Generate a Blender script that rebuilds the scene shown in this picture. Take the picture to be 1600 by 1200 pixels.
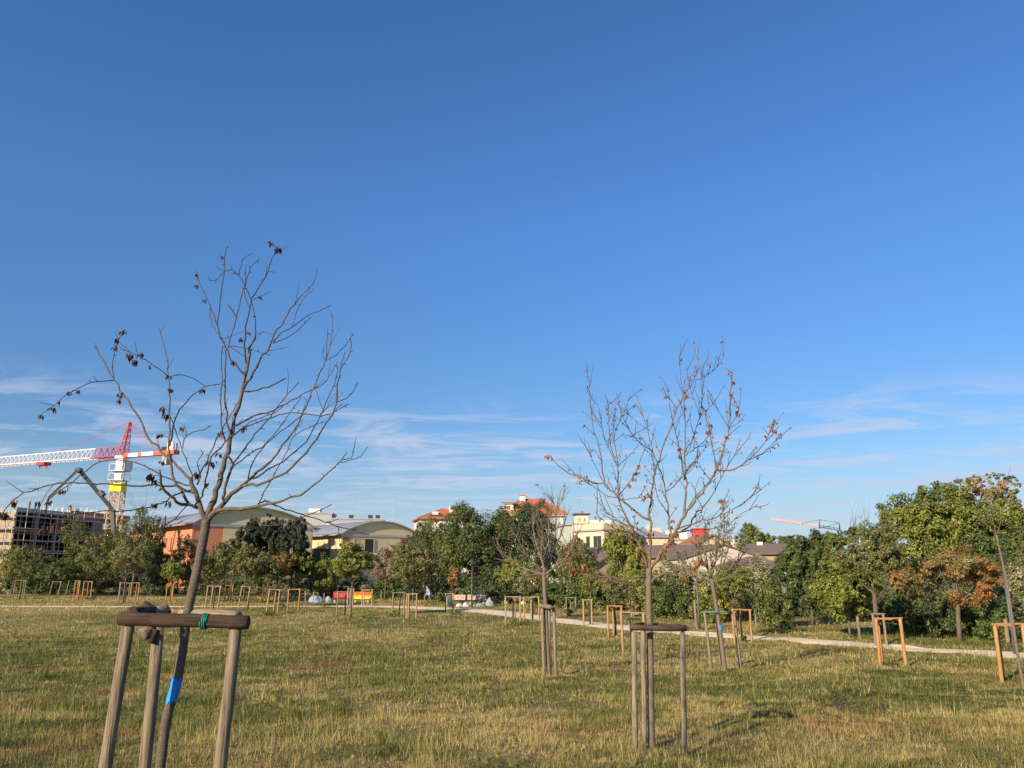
import bpy, bmesh, math, random
import numpy as np
from mathutils import Vector, Matrix, Quaternion
R = math.radians
for o in list(bpy.data.objects): bpy.data.objects.remove(o)
scene = bpy.context.scene
COL = scene.collection
# ------------------------------------------------------------------ camera
F = 1200.0; HORIZON = 888.0; EYE = 3.0
TH = math.atan((HORIZON-600)/F)
cam_data = bpy.data.cameras.new('camera'); cam = bpy.data.objects.new('camera', cam_data); COL.objects.link(cam)
cam_data.sensor_width = 36; cam_data.lens = 36*F/1600; cam_data.clip_start = .1; cam_data.clip_end = 6000
cam.location = (0, 0, EYE); cam.rotation_euler = (R(90)+TH, 0, 0)
scene.camera = cam
# ------------------------------------------------------------------ sky and sun
SUN_AZ, SUN_EL = 38.0, 22.0          # shadows run away from the camera and 38 degrees to the right
world = bpy.data.worlds.new('World'); scene.world = world; world.use_nodes = True
nt = world.node_tree; nt.nodes.clear(); N = nt.nodes.new; L = nt.links.new
out = N('ShaderNodeOutputWorld'); bg = N('ShaderNodeBackground'); bg.inputs['Strength'].default_value = .096
sky = N('ShaderNodeTexSky'); sky.sky_type = 'NISHITA'; sky.sun_disc = False
sky.sun_elevation = R(SUN_EL); sky.sun_rotation = R(180+SUN_AZ)
sky.altitude = 0; sky.air_density = 1.0; sky.dust_density = .3; sky.ozone_density = 4.0
# wispy low clouds on a high flat layer, all round the sky
tc = N('ShaderNodeTexCoord'); sep = N('ShaderNodeSeparateXYZ'); L(tc.outputs['Generated'], sep.inputs[0])
def math_node(op, a, b=None, clamp=False):
    m = N('ShaderNodeMath'); m.operation = op; m.use_clamp = clamp
    for i, v in enumerate((a, b)):
        if v is None: continue
        if isinstance(v, (int, float)): m.inputs[i].default_value = v
        else: L(v, m.inputs[i])
    return m.outputs[0]
zc = math_node('MAXIMUM', sep.outputs['Z'], .01)
zs = math_node('ADD', zc, .045)
u = math_node('DIVIDE', sep.outputs['X'], zs); v = math_node('DIVIDE', sep.outputs['Y'], zs)
comb = N('ShaderNodeCombineXYZ'); L(u, comb.inputs[0]); L(v, comb.inputs[1])
mp = N('ShaderNodeMapping'); L(comb.outputs[0], mp.inputs[0]); mp.inputs['Location'].default_value = (12.3, 8.1, 0)
mp.inputs['Rotation'].default_value = (0, 0, R(10)); mp.inputs['Scale'].default_value = (.8, 1.35, 1)
n1 = N('ShaderNodeTexNoise'); L(mp.outputs[0], n1.inputs['Vector']); n1.inputs['Scale'].default_value = 1.35
n1.inputs['Detail'].default_value = 12; n1.inputs['Roughness'].default_value = .66; n1.inputs['Distortion'].default_value = .8
cr = N('ShaderNodeValToRGB'); L(n1.outputs['Fac'], cr.inputs[0])
cr.color_ramp.elements[0].position = .465; cr.color_ramp.elements[0].color = (0, 0, 0, 1)
cr.color_ramp.elements[1].position = .62; cr.color_ramp.elements[1].color = (1, 1, 1, 1)
lo = N('ShaderNodeMapRange'); L(sep.outputs['Z'], lo.inputs[0]); lo.interpolation_type = 'SMOOTHSTEP'
lo.inputs[1].default_value = .235; lo.inputs[2].default_value = .16; lo.inputs[3].default_value = 0; lo.inputs[4].default_value = .74
cf = math_node('MULTIPLY', cr.outputs[0], lo.outputs[0])
hz = N('ShaderNodeMapRange'); L(sep.outputs['Z'], hz.inputs[0]); hz.interpolation_type = 'SMOOTHSTEP'
hz.inputs[1].default_value = 0; hz.inputs[2].default_value = .07; hz.inputs[3].default_value = .35; hz.inputs[4].default_value = 1
cf = math_node('MULTIPLY', cf, hz.outputs[0])
hh = N('ShaderNodeMapRange'); L(sep.outputs['Z'], hh.inputs[0]); hh.interpolation_type = 'SMOOTHSTEP'
hh.inputs[1].default_value = 0; hh.inputs[2].default_value = .17; hh.inputs[3].default_value = .5; hh.inputs[4].default_value = 0
hazy = N('ShaderNodeMix'); hazy.data_type = 'RGBA'; L(hh.outputs[0], hazy.inputs['Factor']); hazy.inputs['B'].default_value = (2.6, 3.5, 5.2, 1)
mixc = N('ShaderNodeMix'); mixc.data_type = 'RGBA'; L(cf, mixc.inputs['Factor'])
gam = N('ShaderNodeHueSaturation'); gam.inputs['Hue'].default_value = .507; gam.inputs['Saturation'].default_value = 1.17
vr = N('ShaderNodeMapRange'); L(sep.outputs['Z'], vr.inputs[0]); vr.inputs[1].default_value = .02; vr.inputs[2].default_value = .42; vr.inputs[3].default_value = .62; vr.inputs[4].default_value = 1.12
L(vr.outputs[0], gam.inputs['Value'])
L(sky.outputs[0], gam.inputs['Color']); L(gam.outputs[0], hazy.inputs['A']); L(hazy.outputs['Result'], mixc.inputs['A'])
mixc.inputs['B'].default_value = (3.6, 4.05, 5.2, 1)
L(mixc.outputs['Result'], bg.inputs['Color']); L(bg.outputs[0], out.inputs[0])
sd = bpy.data.lights.new('sun', 'SUN'); sd.energy = 4.7; sd.angle = R(.53); sd.color = (1, .82, .58)
sun = bpy.data.objects.new('sun', sd); COL.objects.link(sun)
sdir = Vector((math.sin(R(SUN_AZ))*math.cos(R(SUN_EL)), math.cos(R(SUN_AZ))*math.cos(R(SUN_EL)), -math.sin(R(SUN_EL))))
sun.rotation_euler = sdir.to_track_quat('-Z', 'Y').to_euler(); sun.location = (-20, -30, 40)
vs = scene.view_settings; vs.view_transform = 'Standard'; vs.look = 'None'; vs.exposure = .72; vs.gamma = 1; vs.use_curve_mapping = False
# ------------------------------------------------------------------ layout helpers
CT, ST = math.cos(TH), math.sin(TH)
def ray(px, py):
    a, b = (px-800)/F, (600-py)/F
    return Vector((a, CT-b*ST, ST+b*CT))
def P(px, py, Y):                    # point of the world plane y = Y seen at a place of the picture
    d = ray(px, py); return Vector((0, 0, EYE))+d*(Y/d.y)
def _lat(ix, iy, s):
    n = (ix*374761393 + iy*668265263 + s*1442695041) & 0xffffffff
    n = ((n ^ (n >> 13))*1274126177) & 0xffffffff
    return ((n ^ (n >> 16)) & 0xffff)/65535.0
def vnoise(x, y, s=0):
    x = np.asarray(x, float); y = np.asarray(y, float)
    ix = np.floor(x).astype(np.int64); iy = np.floor(y).astype(np.int64); fx = x-ix; fy = y-iy
    fx = fx*fx*(3-2*fx); fy = fy*fy*(3-2*fy)
    a = _lat(ix, iy, s); b = _lat(ix+1, iy, s); c = _lat(ix, iy+1, s); d = _lat(ix+1, iy+1, s)
    return (a*(1-fx)+b*fx)*(1-fy)+(c*(1-fx)+d*fx)*fy
def fbm(x, y, s=0, o=4):
    t = 0; a = .5; n = 0
    for i in range(o):
        t = t+a*vnoise(np.asarray(x)*2**i, np.asarray(y)*2**i, s+i); n += a; a *= .55
    return t/n
def hgt(x, y):                       # a low mound near the camera running out into the flat park
    base = np.interp(y, [-20, 0, 5, 9, 14, 20, 27, 36], [1.5, 1.45, 1.22, .88, .62, .3, .08, 0])
    near = np.interp(y, [0, 35, 60], [1, .7, 0])
    return base+near*((fbm(np.asarray(x)*.8, np.asarray(y)*.8, 5, 2)-.5)*.15+(fbm(np.asarray(x)*2.6, np.asarray(y)*2.6, 15, 2)-.5)*.09)
def ground_z(x, y): return float(hgt(x, y))
def G(px, py):                       # where the ground is seen at a place of the picture
    d = ray(px, py); t = 2.0
    while t < 400:
        p = Vector((0, 0, EYE))+d*t
        if p.z <= ground_z(p.x, p.y): return p
        t += .02+t*.0008
    return p
# ------------------------------------------------------------------ object helpers
def link(o, parent=None):
    COL.objects.link(o)
    if parent is not None:
        o.parent = parent
        o.matrix_parent_inverse = Matrix.Identity(4)
    return o
def tag(o, label=None, cat=None, group=None, kind=None):
    for k, v in (('label', label), ('category', cat), ('group', group), ('kind', kind)):
        if v: o[k] = v
    return o
def thing(name, label, cat, loc, group=None, rz=0):
    o = bpy.data.objects.new(name, None); o.empty_display_size = .2
    o.location = loc; o.rotation_euler = (0, 0, rz); link(o); return tag(o, label, cat, group)
class MB:                            # collects shapes for ONE mesh object
    def __init__(s): s.v = []; s.f = []; s.sm = False
    def add(s, vs, fs):
        n = len(s.v); s.v += [tuple(p) for p in vs]; s.f += [tuple(i+n for i in q) for q in fs]; return s
    def box(s, c, size, rz=0, M=None):
        hx, hy, hz_ = size[0]/2, size[1]/2, size[2]/2
        ps = [Vector((x, y, z)) for x in (-hx, hx) for y in (-hy, hy) for z in (-hz_, hz_)]
        q = M if M else Matrix.Rotation(rz, 3, 'Z')
        ps = [q @ p+Vector(c) for p in ps]
        return s.add(ps, [(0, 1, 3, 2), (4, 6, 7, 5), (0, 4, 5, 1), (2, 3, 7, 6), (0, 2, 6, 4), (1, 5, 7, 3)])
    def bar(s, a, b, w, h=None):     # square bar between two points
        a = Vector(a); b = Vector(b); d = b-a
        return s.box((a+b)/2, (w, h or w, d.length), M=d.to_track_quat('Z', 'Y').to_matrix())
    def tube(s, pts, rad, sides=8, cap=True, jit=0, rng=None):
        pts = [Vector(p) for p in pts]; n = len(pts)
        if isinstance(rad, (int, float)): rad = [rad]*n
        t0 = (pts[1]-pts[0]).normalized(); ref = Vector((0, 0, 1)) if abs(t0.z) < .9 else Vector((1, 0, 0))
        u_ = t0.cross(ref).normalized(); vs_ = []; fs = []
        for i in range(n):
            t = (pts[min(i+1, n-1)]-pts[max(i-1, 0)])
            t = t.normalized() if t.length > 1e-9 else t0
            u_ = (u_-t*u_.dot(t)).normalized(); w_ = t.cross(u_)
            for k in range(sides):
                a = 2*math.pi*k/sides; r = rad[i]*(1+(rng.uniform(-jit, jit) if jit else 0))
                vs_.append(pts[i]+(u_*math.cos(a)+w_*math.sin(a))*r)
        for i in range(n-1):
            for k in range(sides):
                k2 = (k+1) % sides
                fs.append((i*sides+k, i*sides+k2, (i+1)*sides+k2, (i+1)*sides+k))
        if cap: fs += [tuple(range(sides))[::-1], tuple(range((n-1)*sides, n*sides))]
        return s.add(vs_, fs)
    def build(s, name, mat, parent=None, smooth=False, loc=None):
        me = bpy.data.meshes.new(name)
        off = Vector(loc) if loc is not None else Vector((0, 0, 0))
        me.from_pydata([tuple(Vector(p)-off) for p in s.v] if loc is not None else s.v, [], s.f)
        bm = bmesh.new(); bm.from_mesh(me); bmesh.ops.recalc_face_normals(bm, faces=bm.faces); bm.to_mesh(me); bm.free()
        if smooth: me.polygons.foreach_set('use_smooth', [True]*len(me.polygons))
        if mat: me.materials.append(mat)
        o = bpy.data.objects.new(name, me)
        if loc is not None: o.location = off
        return link(o, parent)
def rel(root, pts): return [Vector(p)-root.location for p in pts]
# ------------------------------------------------------------------ materials
def newmat(name):
    m = bpy.data.materials.new(name); m.use_nodes = True; t = m.node_tree; t.nodes.clear()
    o = t.nodes.new('ShaderNodeOutputMaterial'); b = t.nodes.new('ShaderNodeBsdfPrincipled'); t.links.new(b.outputs[0], o.inputs[0])
    return m, t, b, o
def surf(name, c1, c2=None, scale=(4, 4, 4), rough=.85, bump=.3, lo=.3, hi=.7, metal=0, detail=6, dist=0, spec=.3, bscale=None):
    m, t, b, o = newmat(name); n = t.nodes.new; l = t.links.new
    b.inputs['Roughness'].default_value = rough; b.inputs['Metallic'].default_value = metal
    b.inputs['Specular IOR Level'].default_value = spec
    c2 = c2 or tuple(x*.8 for x in c1)
    tc_ = n('ShaderNodeTexCoord'); mp_ = n('ShaderNodeMapping'); mp_.inputs['Scale'].default_value = scale
    l(tc_.outputs['Object'], mp_.inputs[0])
    no = n('ShaderNodeTexNoise'); no.inputs['Scale'].default_value = 1; no.inputs['Detail'].default_value = detail
    no.inputs['Distortion'].default_value = dist; no.inputs['Roughness'].default_value = .62; l(mp_.outputs[0], no.inputs['Vector'])
    r = n('ShaderNodeValToRGB'); r.color_ramp.elements[0].position = lo; r.color_ramp.elements[1].position = hi
    r.color_ramp.elements[0].color = (*c1, 1); r.color_ramp.elements[1].color = (*c2, 1)
    l(no.outputs['Fac'], r.inputs[0]); l(r.outputs[0], b.inputs['Base Color'])
    if bump:
        bp = n('ShaderNodeBump'); bp.inputs['Strength'].default_value = bump; bp.inputs['Distance'].default_value = .01
        l(no.outputs['Fac'], bp.inputs['Height']); l(bp.outputs[0], b.inputs['Normal'])
    return m
def leafmat(name, c1, c2, c3=None, trans=.28):
    m, t, b, o = newmat(name); n = t.nodes.new; l = t.links.new
    at = n('ShaderNodeAttribute'); at.attribute_name = 'tint'
    r = n('ShaderNodeValToRGB'); r.color_ramp.elements[0].color = (*c1, 1); r.color_ramp.elements[1].color = (*c2, 1)
    r.color_ramp.elements[0].position = .1; r.color_ramp.elements[1].position = .75
    if c3:
        e = r.color_ramp.elements.new(.93); e.color = (*c3, 1)
    l(at.outputs['Fac'], r.inputs[0]); l(r.outputs[0], b.inputs['Base Color'])
    b.inputs['Roughness'].default_value = .6; b.inputs['Specular IOR Level'].default_value = .25
    tr = n('ShaderNodeBsdfTranslucent'); l(r.outputs[0], tr.inputs['Color'])
    mx = n('ShaderNodeMixShader'); mx.inputs[0].default_value = trans
    l(b.outputs[0], mx.inputs[1]); l(tr.outputs[0], mx.inputs[2]); l(mx.outputs[0], o.inputs[0])
    return m
def colmat(name, rough=.8, trans=.25):     # colour stored per blade
    m, t, b, o = newmat(name); n = t.nodes.new; l = t.links.new
    at = n('ShaderNodeAttribute'); at.attribute_name = 'col'
    l(at.outputs['Color'], b.inputs['Base Color']); b.inputs['Roughness'].default_value = rough; b.inputs['Specular IOR Level'].default_value = .2
    tr = n('ShaderNodeBsdfTranslucent'); l(at.outputs['Color'], tr.inputs['Color'])
    mx = n('ShaderNodeMixShader'); mx.inputs[0].default_value = trans
    l(b.outputs[0], mx.inputs[1]); l(tr.outputs[0], mx.inputs[2]); l(mx.outputs[0], o.inputs[0])
    return m
M = {}
def wood(name, c1, c2, c3, axis=2, rough=.9, grain=34, bump=.7):
    m, t, b, o = newmat(name); n = t.nodes.new; l = t.links.new
    tc_ = n('ShaderNodeTexCoord'); oi = n('ShaderNodeObjectInfo'); cx = n('ShaderNodeVectorMath'); cx.operation = 'MULTIPLY_ADD'
    l(oi.outputs['Random'], cx.inputs[0]); cx.inputs[1].default_value = (7, 11, 13); l(tc_.outputs['Object'], cx.inputs[2])
    def nz(sc, det, dist=0):
        mp_ = n('ShaderNodeMapping'); mp_.inputs['Scale'].default_value = sc; l(cx.outputs[0], mp_.inputs[0])
        q = n('ShaderNodeTexNoise'); q.inputs['Scale'].default_value = 1; q.inputs['Detail'].default_value = det; q.inputs['Distortion'].default_value = dist; q.inputs['Roughness'].default_value = .65; l(mp_.outputs[0], q.inputs['Vector']); return q
    s1 = [grain]*3; s1[axis] = grain*.07; s2 = [grain*3.2]*3; s2[axis] = grain*.12; s3 = [5]*3; s3[axis] = 2.5
    a, f, g = nz(s1, 6, .6), nz(s2, 5, .3), nz(s3, 4)
    r = n('ShaderNodeValToRGB'); r.color_ramp.elements[0].position = .33; r.color_ramp.elements[0].color = (*c2, 1); r.color_ramp.elements[1].position = .66; r.color_ramp.elements[1].color = (*c1, 1)
    l(a.outputs['Fac'], r.inputs[0])
    k = n('ShaderNodeValToRGB'); k.color_ramp.elements[0].position = .36; k.color_ramp.elements[0].color = (.25, .25, .25, 1); k.color_ramp.elements[1].position = .5; k.color_ramp.elements[1].color = (1, 1, 1, 1); l(f.outputs['Fac'], k.inputs[0])
    m1 = n('ShaderNodeMix'); m1.data_type = 'RGBA'; m1.blend_type = 'MULTIPLY'; m1.inputs['Factor'].default_value = .75; l(r.outputs[0], m1.inputs['A']); l(k.outputs[0], m1.inputs['B'])
    st = n('ShaderNodeMapRange'); l(g.outputs['Fac'], st.inputs[0]); st.inputs[1].default_value = .5; st.inputs[2].default_value = .75; st.inputs[4].default_value = .65
    m2 = n('ShaderNodeMix'); m2.data_type = 'RGBA'; l(st.outputs[0], m2.inputs['Factor']); l(m1.outputs['Result'], m2.inputs['A']); m2.inputs['B'].default_value = (*c3, 1)
    l(m2.outputs['Result'], b.inputs['Base Color']); b.inputs['Roughness'].default_value = rough; b.inputs['Specular IOR Level'].default_value = .2
    ad = n('ShaderNodeMath'); ad.operation = 'MULTIPLY_ADD'; l(f.outputs['Fac'], ad.inputs[0]); ad.inputs[1].default_value = .5; l(a.outputs['Fac'], ad.inputs[2])
    bp = n('ShaderNodeBump'); bp.inputs['Strength'].default_value = bump; bp.inputs['Distance'].default_value = .012; l(ad.outputs[0], bp.inputs['Height']); l(bp.outputs[0], b.inputs['Normal'])
    return m
M['old_post'] = wood('weathered_post_wood', (.30, .235, .165), (.16, .12, .085), (.14, .12, .095))
M['old_post2'] = wood('grey_post_wood', (.31, .25, .18), (.18, .145, .105), (.15, .13, .10))
M['dark_rail'] = wood('dark_rail_wood', (.10, .066, .044), (.035, .025, .019), (.14, .105, .075), 0, bump=1)
M['pale_rail'] = wood('pale_split_wood', (.36, .28, .19), (.22, .16, .11), (.20, .16, .12), 0)
M['new_post'] = wood('fresh_pine_post', (.47, .255, .10), (.36, .19, .075), (.34, .21, .11), 2, .8, 22, .3)
M['tan_post'] = wood('tan_pine_post', (.44, .29, .155), (.32, .21, .115), (.28, .2, .13), 2, .85, 22, .3)
M['bark'] = surf('cherry_bark', (.17, .135, .10), (.065, .05, .04), (38, 38, 110), .85, .6, dist=.8)
M['bark_grey'] = surf('grey_bark', (.22, .175, .13), (.10, .076, .056), (34, 34, 110), .88, .5, dist=.5)
M['twig'] = surf('dark_twig_bark', (.085, .06, .045), (.04, .028, .022), (30, 30, 30), .8, .2)
M['twig2'] = surf('brown_twig_bark', (.16, .115, .085), (.08, .055, .042), (30, 30, 30), .8, .2)
M['bark_far'] = surf('young_tree_bark', (.16, .13, .10), (.08, .065, .05), (8, 8, 3), .9, .2)
M['dead_leaf'] = leafmat('dead_maroon_leaf', (.05, .025, .02), (.13, .055, .035), (.22, .10, .05), .2)
M['rust_leaf'] = leafmat('rust_dry_leaf', (.20, .07, .03), (.42, .17, .06), (.55, .26, .10), .3)
M['brown_leaf'] = leafmat('brown_dry_leaf', (.10, .05, .032), (.26, .12, .065), (.36, .18, .09), .25)
# ------------------------------------------------------------------ ground, path, grass
def dryness(x, y):
    a = fbm(x*.16, y*.16, 11, 4); b = fbm(x*1.3, y*1.3, 23, 3)
    far = np.interp(y, [6, 20, 45, 70], [-.04, -.01, .08, .1])
    left = np.clip((-np.asarray(x)-6)/40, 0, 1)*.06
    return np.clip((a*.5+b*.5-.5)*2.6+.5+far+left, 0, 1)
STRAW = np.array((.50, .39, .165)); OLIVE = np.array((.235, .22, .064)); GREEN = np.array((.115, .15, .034)); RUSTY = np.array((.36, .20, .095))
def grass_colour(dry, rnd, rust=None):
    dry = np.clip(dry+(rnd-.5)*.95, 0, 1)[:, None]
    c = np.where(dry < .45, GREEN+(OLIVE-GREEN)*(dry/.45), OLIVE+(STRAW-OLIVE)*((dry-.45)/.55))
    if rust is not None: c = c+(RUSTY-c)*rust[:, None]
    return c
def rustiness(x, y): return np.clip((fbm(x*.34+9, y*.34, 41, 4)-.66)*6, 0, .5)
def thatch(x, y): return np.clip(.62+.85*fbm(x*2.9, y*2.9, 131, 3), .72, 1.3)     # old grey-brown thatch between fresher tufts
def set_point_colour(me, name, rgb):
    at = me.attributes.new(name, 'FLOAT_COLOR', 'POINT')
    at.data.foreach_set('color', np.concatenate([rgb, np.ones((len(rgb), 1))], 1).astype(np.float32).ravel())
def np_mesh(name, verts, faces_n, idx, mat):     # equal-sized faces straight from arrays
    me = bpy.data.meshes.new(name); nf = len(idx)//faces_n
    me.vertices.add(len(verts)); me.vertices.foreach_set('co', verts.astype(np.float32).ravel())
    me.loops.add(len(idx)); me.loops.foreach_set('vertex_index', idx.astype(np.int32))
    me.polygons.add(nf); me.polygons.foreach_set('loop_start', np.arange(0, nf*faces_n, faces_n, dtype=np.int32))
    me.update(calc_edges=True); me.materials.append(mat); return me
gx = np.unique(np.concatenate([np.linspace(-1500, -120, 12), np.linspace(-120, -26, 26), np.arange(-26, 26.01, .22), np.linspace(26, 120, 26), np.linspace(120, 1500, 12)]))
gy = np.unique(np.concatenate([np.linspace(-300, -4, 8), np.arange(-4, 45, .22), np.linspace(45, 140, 40), np.linspace(140, 3000, 14)]))
X, Y = np.meshgrid(gx, gy); Z = hgt(X, Y)
nx, ny = len(gx), len(gy); ii = np.arange((ny-1)*(nx-1)); a = (ii//(nx-1))*nx+ii % (nx-1)
gm, t_, b_, o_ = newmat('dry_soil_and_thatch')
n_ = t_.nodes.new; l_ = t_.links.new
at_ = n_('ShaderNodeAttribute'); at_.attribute_name = 'col'
tc_ = n_('ShaderNodeTexCoord'); no_ = n_('ShaderNodeTexNoise'); no_.inputs['Scale'].default_value = 9; no_.inputs['Detail'].default_value = 8
l_(tc_.outputs['Object'], no_.inputs['Vector'])
mr_ = n_('ShaderNodeMapRange'); l_(no_.outputs['Fac'], mr_.inputs[0]); mr_.inputs[1].default_value = .3; mr_.inputs[2].default_value = .7; mr_.inputs[3].default_value = .55; mr_.inputs[4].default_value = 1.25
mx_ = n_('ShaderNodeMix'); mx_.data_type = 'RGBA'; mx_.blend_type = 'MULTIPLY'; mx_.inputs['Factor'].default_value = 1
l_(at_.outputs['Color'], mx_.inputs['A']); l_(mr_.outputs[0], mx_.inputs['B']); l_(mx_.outputs['Result'], b_.inputs['Base Color'])
b_.inputs['Roughness'].default_value = .95; b_.inputs['Specular IOR Level'].default_value = .1
bp_ = n_('ShaderNodeBump'); bp_.inputs['Strength'].default_value = .8; bp_.inputs['Distance'].default_value = .05; l_(no_.outputs['Fac'], bp_.inputs['Height']); l_(bp_.outputs[0], b_.inputs['Normal'])
me = np_mesh('ground', np.stack([X.ravel(), Y.ravel(), Z.ravel()], 1), 4, np.stack([a, a+1, a+nx+1, a+nx], 1).ravel(), gm)
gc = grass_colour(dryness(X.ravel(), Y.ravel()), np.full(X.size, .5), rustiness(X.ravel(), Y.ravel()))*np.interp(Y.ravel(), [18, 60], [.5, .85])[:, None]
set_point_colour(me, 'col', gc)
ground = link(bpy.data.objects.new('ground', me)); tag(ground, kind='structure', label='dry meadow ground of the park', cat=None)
# gravel path
M['gravel'] = surf('pale_gravel', (.85, .69, .48), (.64, .52, .36), (2.2, 2.2, 2.2), .95, .4, detail=12)
def ribbon(name, pts, widths, mat, lift=.03):
    mb = MB(); n = len(pts); vs_ = []
    for i, p in enumerate(pts):
        t = (Vector(pts[min(i+1, n-1)])-Vector(pts[max(i-1, 0)])); nrm = Vector((-t.y, t.x)).normalized()
        for k, s in enumerate((-1, -.5, 0, .5, 1)):
            w = widths[i]/2+(.10*math.sin(i*1.7+k*3) if abs(s) == 1 else 0)
            q = Vector((p[0], p[1]))+nrm*(w*s); z = ground_z(q.x, q.y)+lift+(.02*(1-s*s))
            vs_.append((q.x, q.y, z if abs(s) < 1 else z-.02))
    fs = [(i*5+k, i*5+k+1, (i+1)*5+k+1, (i+1)*5+k) for i in range(n-1) for k in range(4)]
    return mb.add(vs_, fs).build(name, mat)
def dense(pts, step=.8):
    res = []
    for i in range(len(pts)-1):
        p0 = Vector(pts[max(i-1, 0)]); p1 = Vector(pts[i]); p2 = Vector(pts[i+1]); p3 = Vector(pts[min(i+2, len(pts)-1)])
        m = max(2, int((p2-p1).length/step))
        for k in range(m):
            t = k/m; res.append(.5*((2*p1)+(p2-p0)*t+(2*p0-5*p1+4*p2-p3)*t*t+(3*p1-p0-3*p2+p3)*t**3))
    return res+[Vector(pts[-1])]
pc = [G(1760, 1040), G(1600, 1027), G(1400, 1013), G(1200, 999), G(1000, 984), G(850, 967), G(760, 955.5)]
pc = [Vector((p.x, p.y)) for p in pc]+[Vector((-5, 60.5)), Vector((-9.5, 64)), Vector((-14, 64.8))]
pr = dense(pc); path = ribbon('path', pr, [2.1+.9*max(0, min(1, (p.y-44)/14)) for p in pr], M['gravel'])
tag(path, kind='structure', label='pale gravel path crossing the meadow')
pl = dense([Vector((-13, 64.9)), Vector((-22, 64.2)), Vector((-33, 64)), Vector((-44, 65)), Vector((-60, 67))])
path2 = ribbon('side_path', pl, [1.15]*len(pl), M['gravel']); tag(path2, kind='structure', label='narrow far branch of the gravel path')
PATH_PTS = np.array([(p.x, p.y) for p in pr+pl])
PATH_W = np.array([2.1+.9*max(0, min(1, (p.y-44)/14)) for p in pr]+[1.15]*len(pl))/2
def on_path(x, y, grow=0):
    keep = np.zeros(len(x), bool)
    for (cx, cy), w in zip(PATH_PTS, PATH_W):
        keep |= (x-cx)**2+(y-cy)**2 < (w+grow)**2
    return keep
# grass: hundreds of thousands of blades in one mesh
rg = np.random.default_rng(7)
def scatter(y0, y1, dens, tall):
    n = int(.72*(y1*y1-y0*y0)*dens)
    y = np.sqrt(rg.uniform(y0*y0, y1*y1, n)); x = rg.uniform(-.72, .72, n)*y
    return x, y
VV, CC = [], []
def blades(x, y, hmin, hmax, wpx, lean, dry_add=0, hmul=None, rust_on=True, wmin=.004):
    ok = ~on_path(x, y, -.05-.75*np.clip(fbm(x*1.7, y*1.7, 88, 2)-.35, 0, 1)); x = x[ok]; y = y[ok]; n = len(x)
    cl = fbm(x*2.3, y*2.3, 61, 2)
    h = rg.uniform(hmin, hmax, n)*(.45+1.2*np.clip((cl-.25)*2, 0, 1))
    if hmul is not None: h = h*hmul(x, y)
    w = np.maximum(wmin, wpx*y/768)*rg.uniform(.6, 1.2, n)
    az = rg.uniform(0, 2*np.pi, n); ln = np.abs(rg.normal(0, lean, n)); ln = np.minimum(ln, 1.35)
    dx = np.sin(ln)*np.cos(az); dy = np.sin(ln)*np.sin(az); dz = np.cos(ln)
    f = rg.uniform(0, 2*np.pi, n); wx = np.cos(f)*w/2; wy = np.sin(f)*w/2
    z = hgt(x, y)-.01
    a = np.stack([x-wx, y-wy, z], 1); b = np.stack([x+wx, y+wy, z], 1); c = np.stack([x+dx*h, y+dy*h, z+dz*h], 1)
    col = grass_colour(dryness(x, y)+dry_add, rg.uniform(0, 1, n), rustiness(x, y) if rust_on else None)*rg.uniform(.55, 1.3, (n, 1))*thatch(x, y)[:, None]
    VV.append(np.stack([a, b, c], 1).reshape(-1, 3)); CC.append(np.repeat(col, 3, 0))
for y0, y1, dn in ((6.0, 9, 2600), (9, 14, 1750), (14, 24, 560), (24, 40, 170), (40, 85, 34)):
    x, y = scatter(y0, y1, dn, 0)
    k = {6.0: (.025, .08), 9: (.03, .085), 14: (.035, .10), 24: (.05, .12), 40: (.06, .16)}[y0]
    blades(x, y, k[0], k[1], .62, 1.05, wmin=.0035)
# taller bleached stalks in tufts
for y0, y1, dn in ((6.0, 14, 220), (14, 30, 45), (30, 70, 5)):
    x, y = scatter(y0, y1, dn, 1); q = fbm(x*1.1, y*1.1, 77, 3) > .56; x = x[q]; y = y[q]
    blades(x, y, .11, .28, .42, .6, .4, wmin=.003)
# tussocks: blades fanning out of one root
for y0, y1, dn, nb in ((6.0, 10, 12, 40), (10, 16, 8, 30), (16, 30, 4, 20)):
    x, y = scatter(y0, y1, dn, 1); n = len(x); hh_ = rg.uniform(.045, .125, n)*(1-.3*(rg.uniform(0, 1, n) < .5)); dd_ = rg.normal(0, .28, n)
    w_ = np.repeat(np.arange(n), nb); m = len(w_); a_ = rg.uniform(0, 2*np.pi, m); q = np.abs(rg.normal(0, .5, m)); r_ = rg.uniform(0, .035, m)
    bx = x[w_]+np.cos(a_)*r_; by = y[w_]+np.sin(a_)*r_; ok = ~on_path(bx, by, 0); bx, by, a_, q, w_ = bx[ok], by[ok], a_[ok], np.minimum(q[ok], 1.3), w_[ok]; m = len(bx)
    h = hh_[w_]*rg.uniform(.6, 1.15, m); z = hgt(bx, by)-.01; f = rg.uniform(0, 2*np.pi, m); ww = np.maximum(.005, .6*by/768)*rg.uniform(.7, 1.2, m)/2
    A = np.stack([bx-np.cos(f)*ww, by-np.sin(f)*ww, z], 1); B = np.stack([bx+np.cos(f)*ww, by+np.sin(f)*ww, z], 1); Cc = np.stack([bx+np.cos(a_)*np.sin(q)*h, by+np.sin(a_)*np.sin(q)*h, z+np.cos(q)*h], 1)
    col = grass_colour(dryness(bx, by)+dd_[w_], rg.uniform(.2, .8, m), None)*rg.uniform(.65, 1.2, (m, 1))*thatch(bx, by)[:, None]
    VV.append(np.stack([A, B, Cc], 1).reshape(-1, 3)); CC.append(np.repeat(col, 3, 0))
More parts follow.
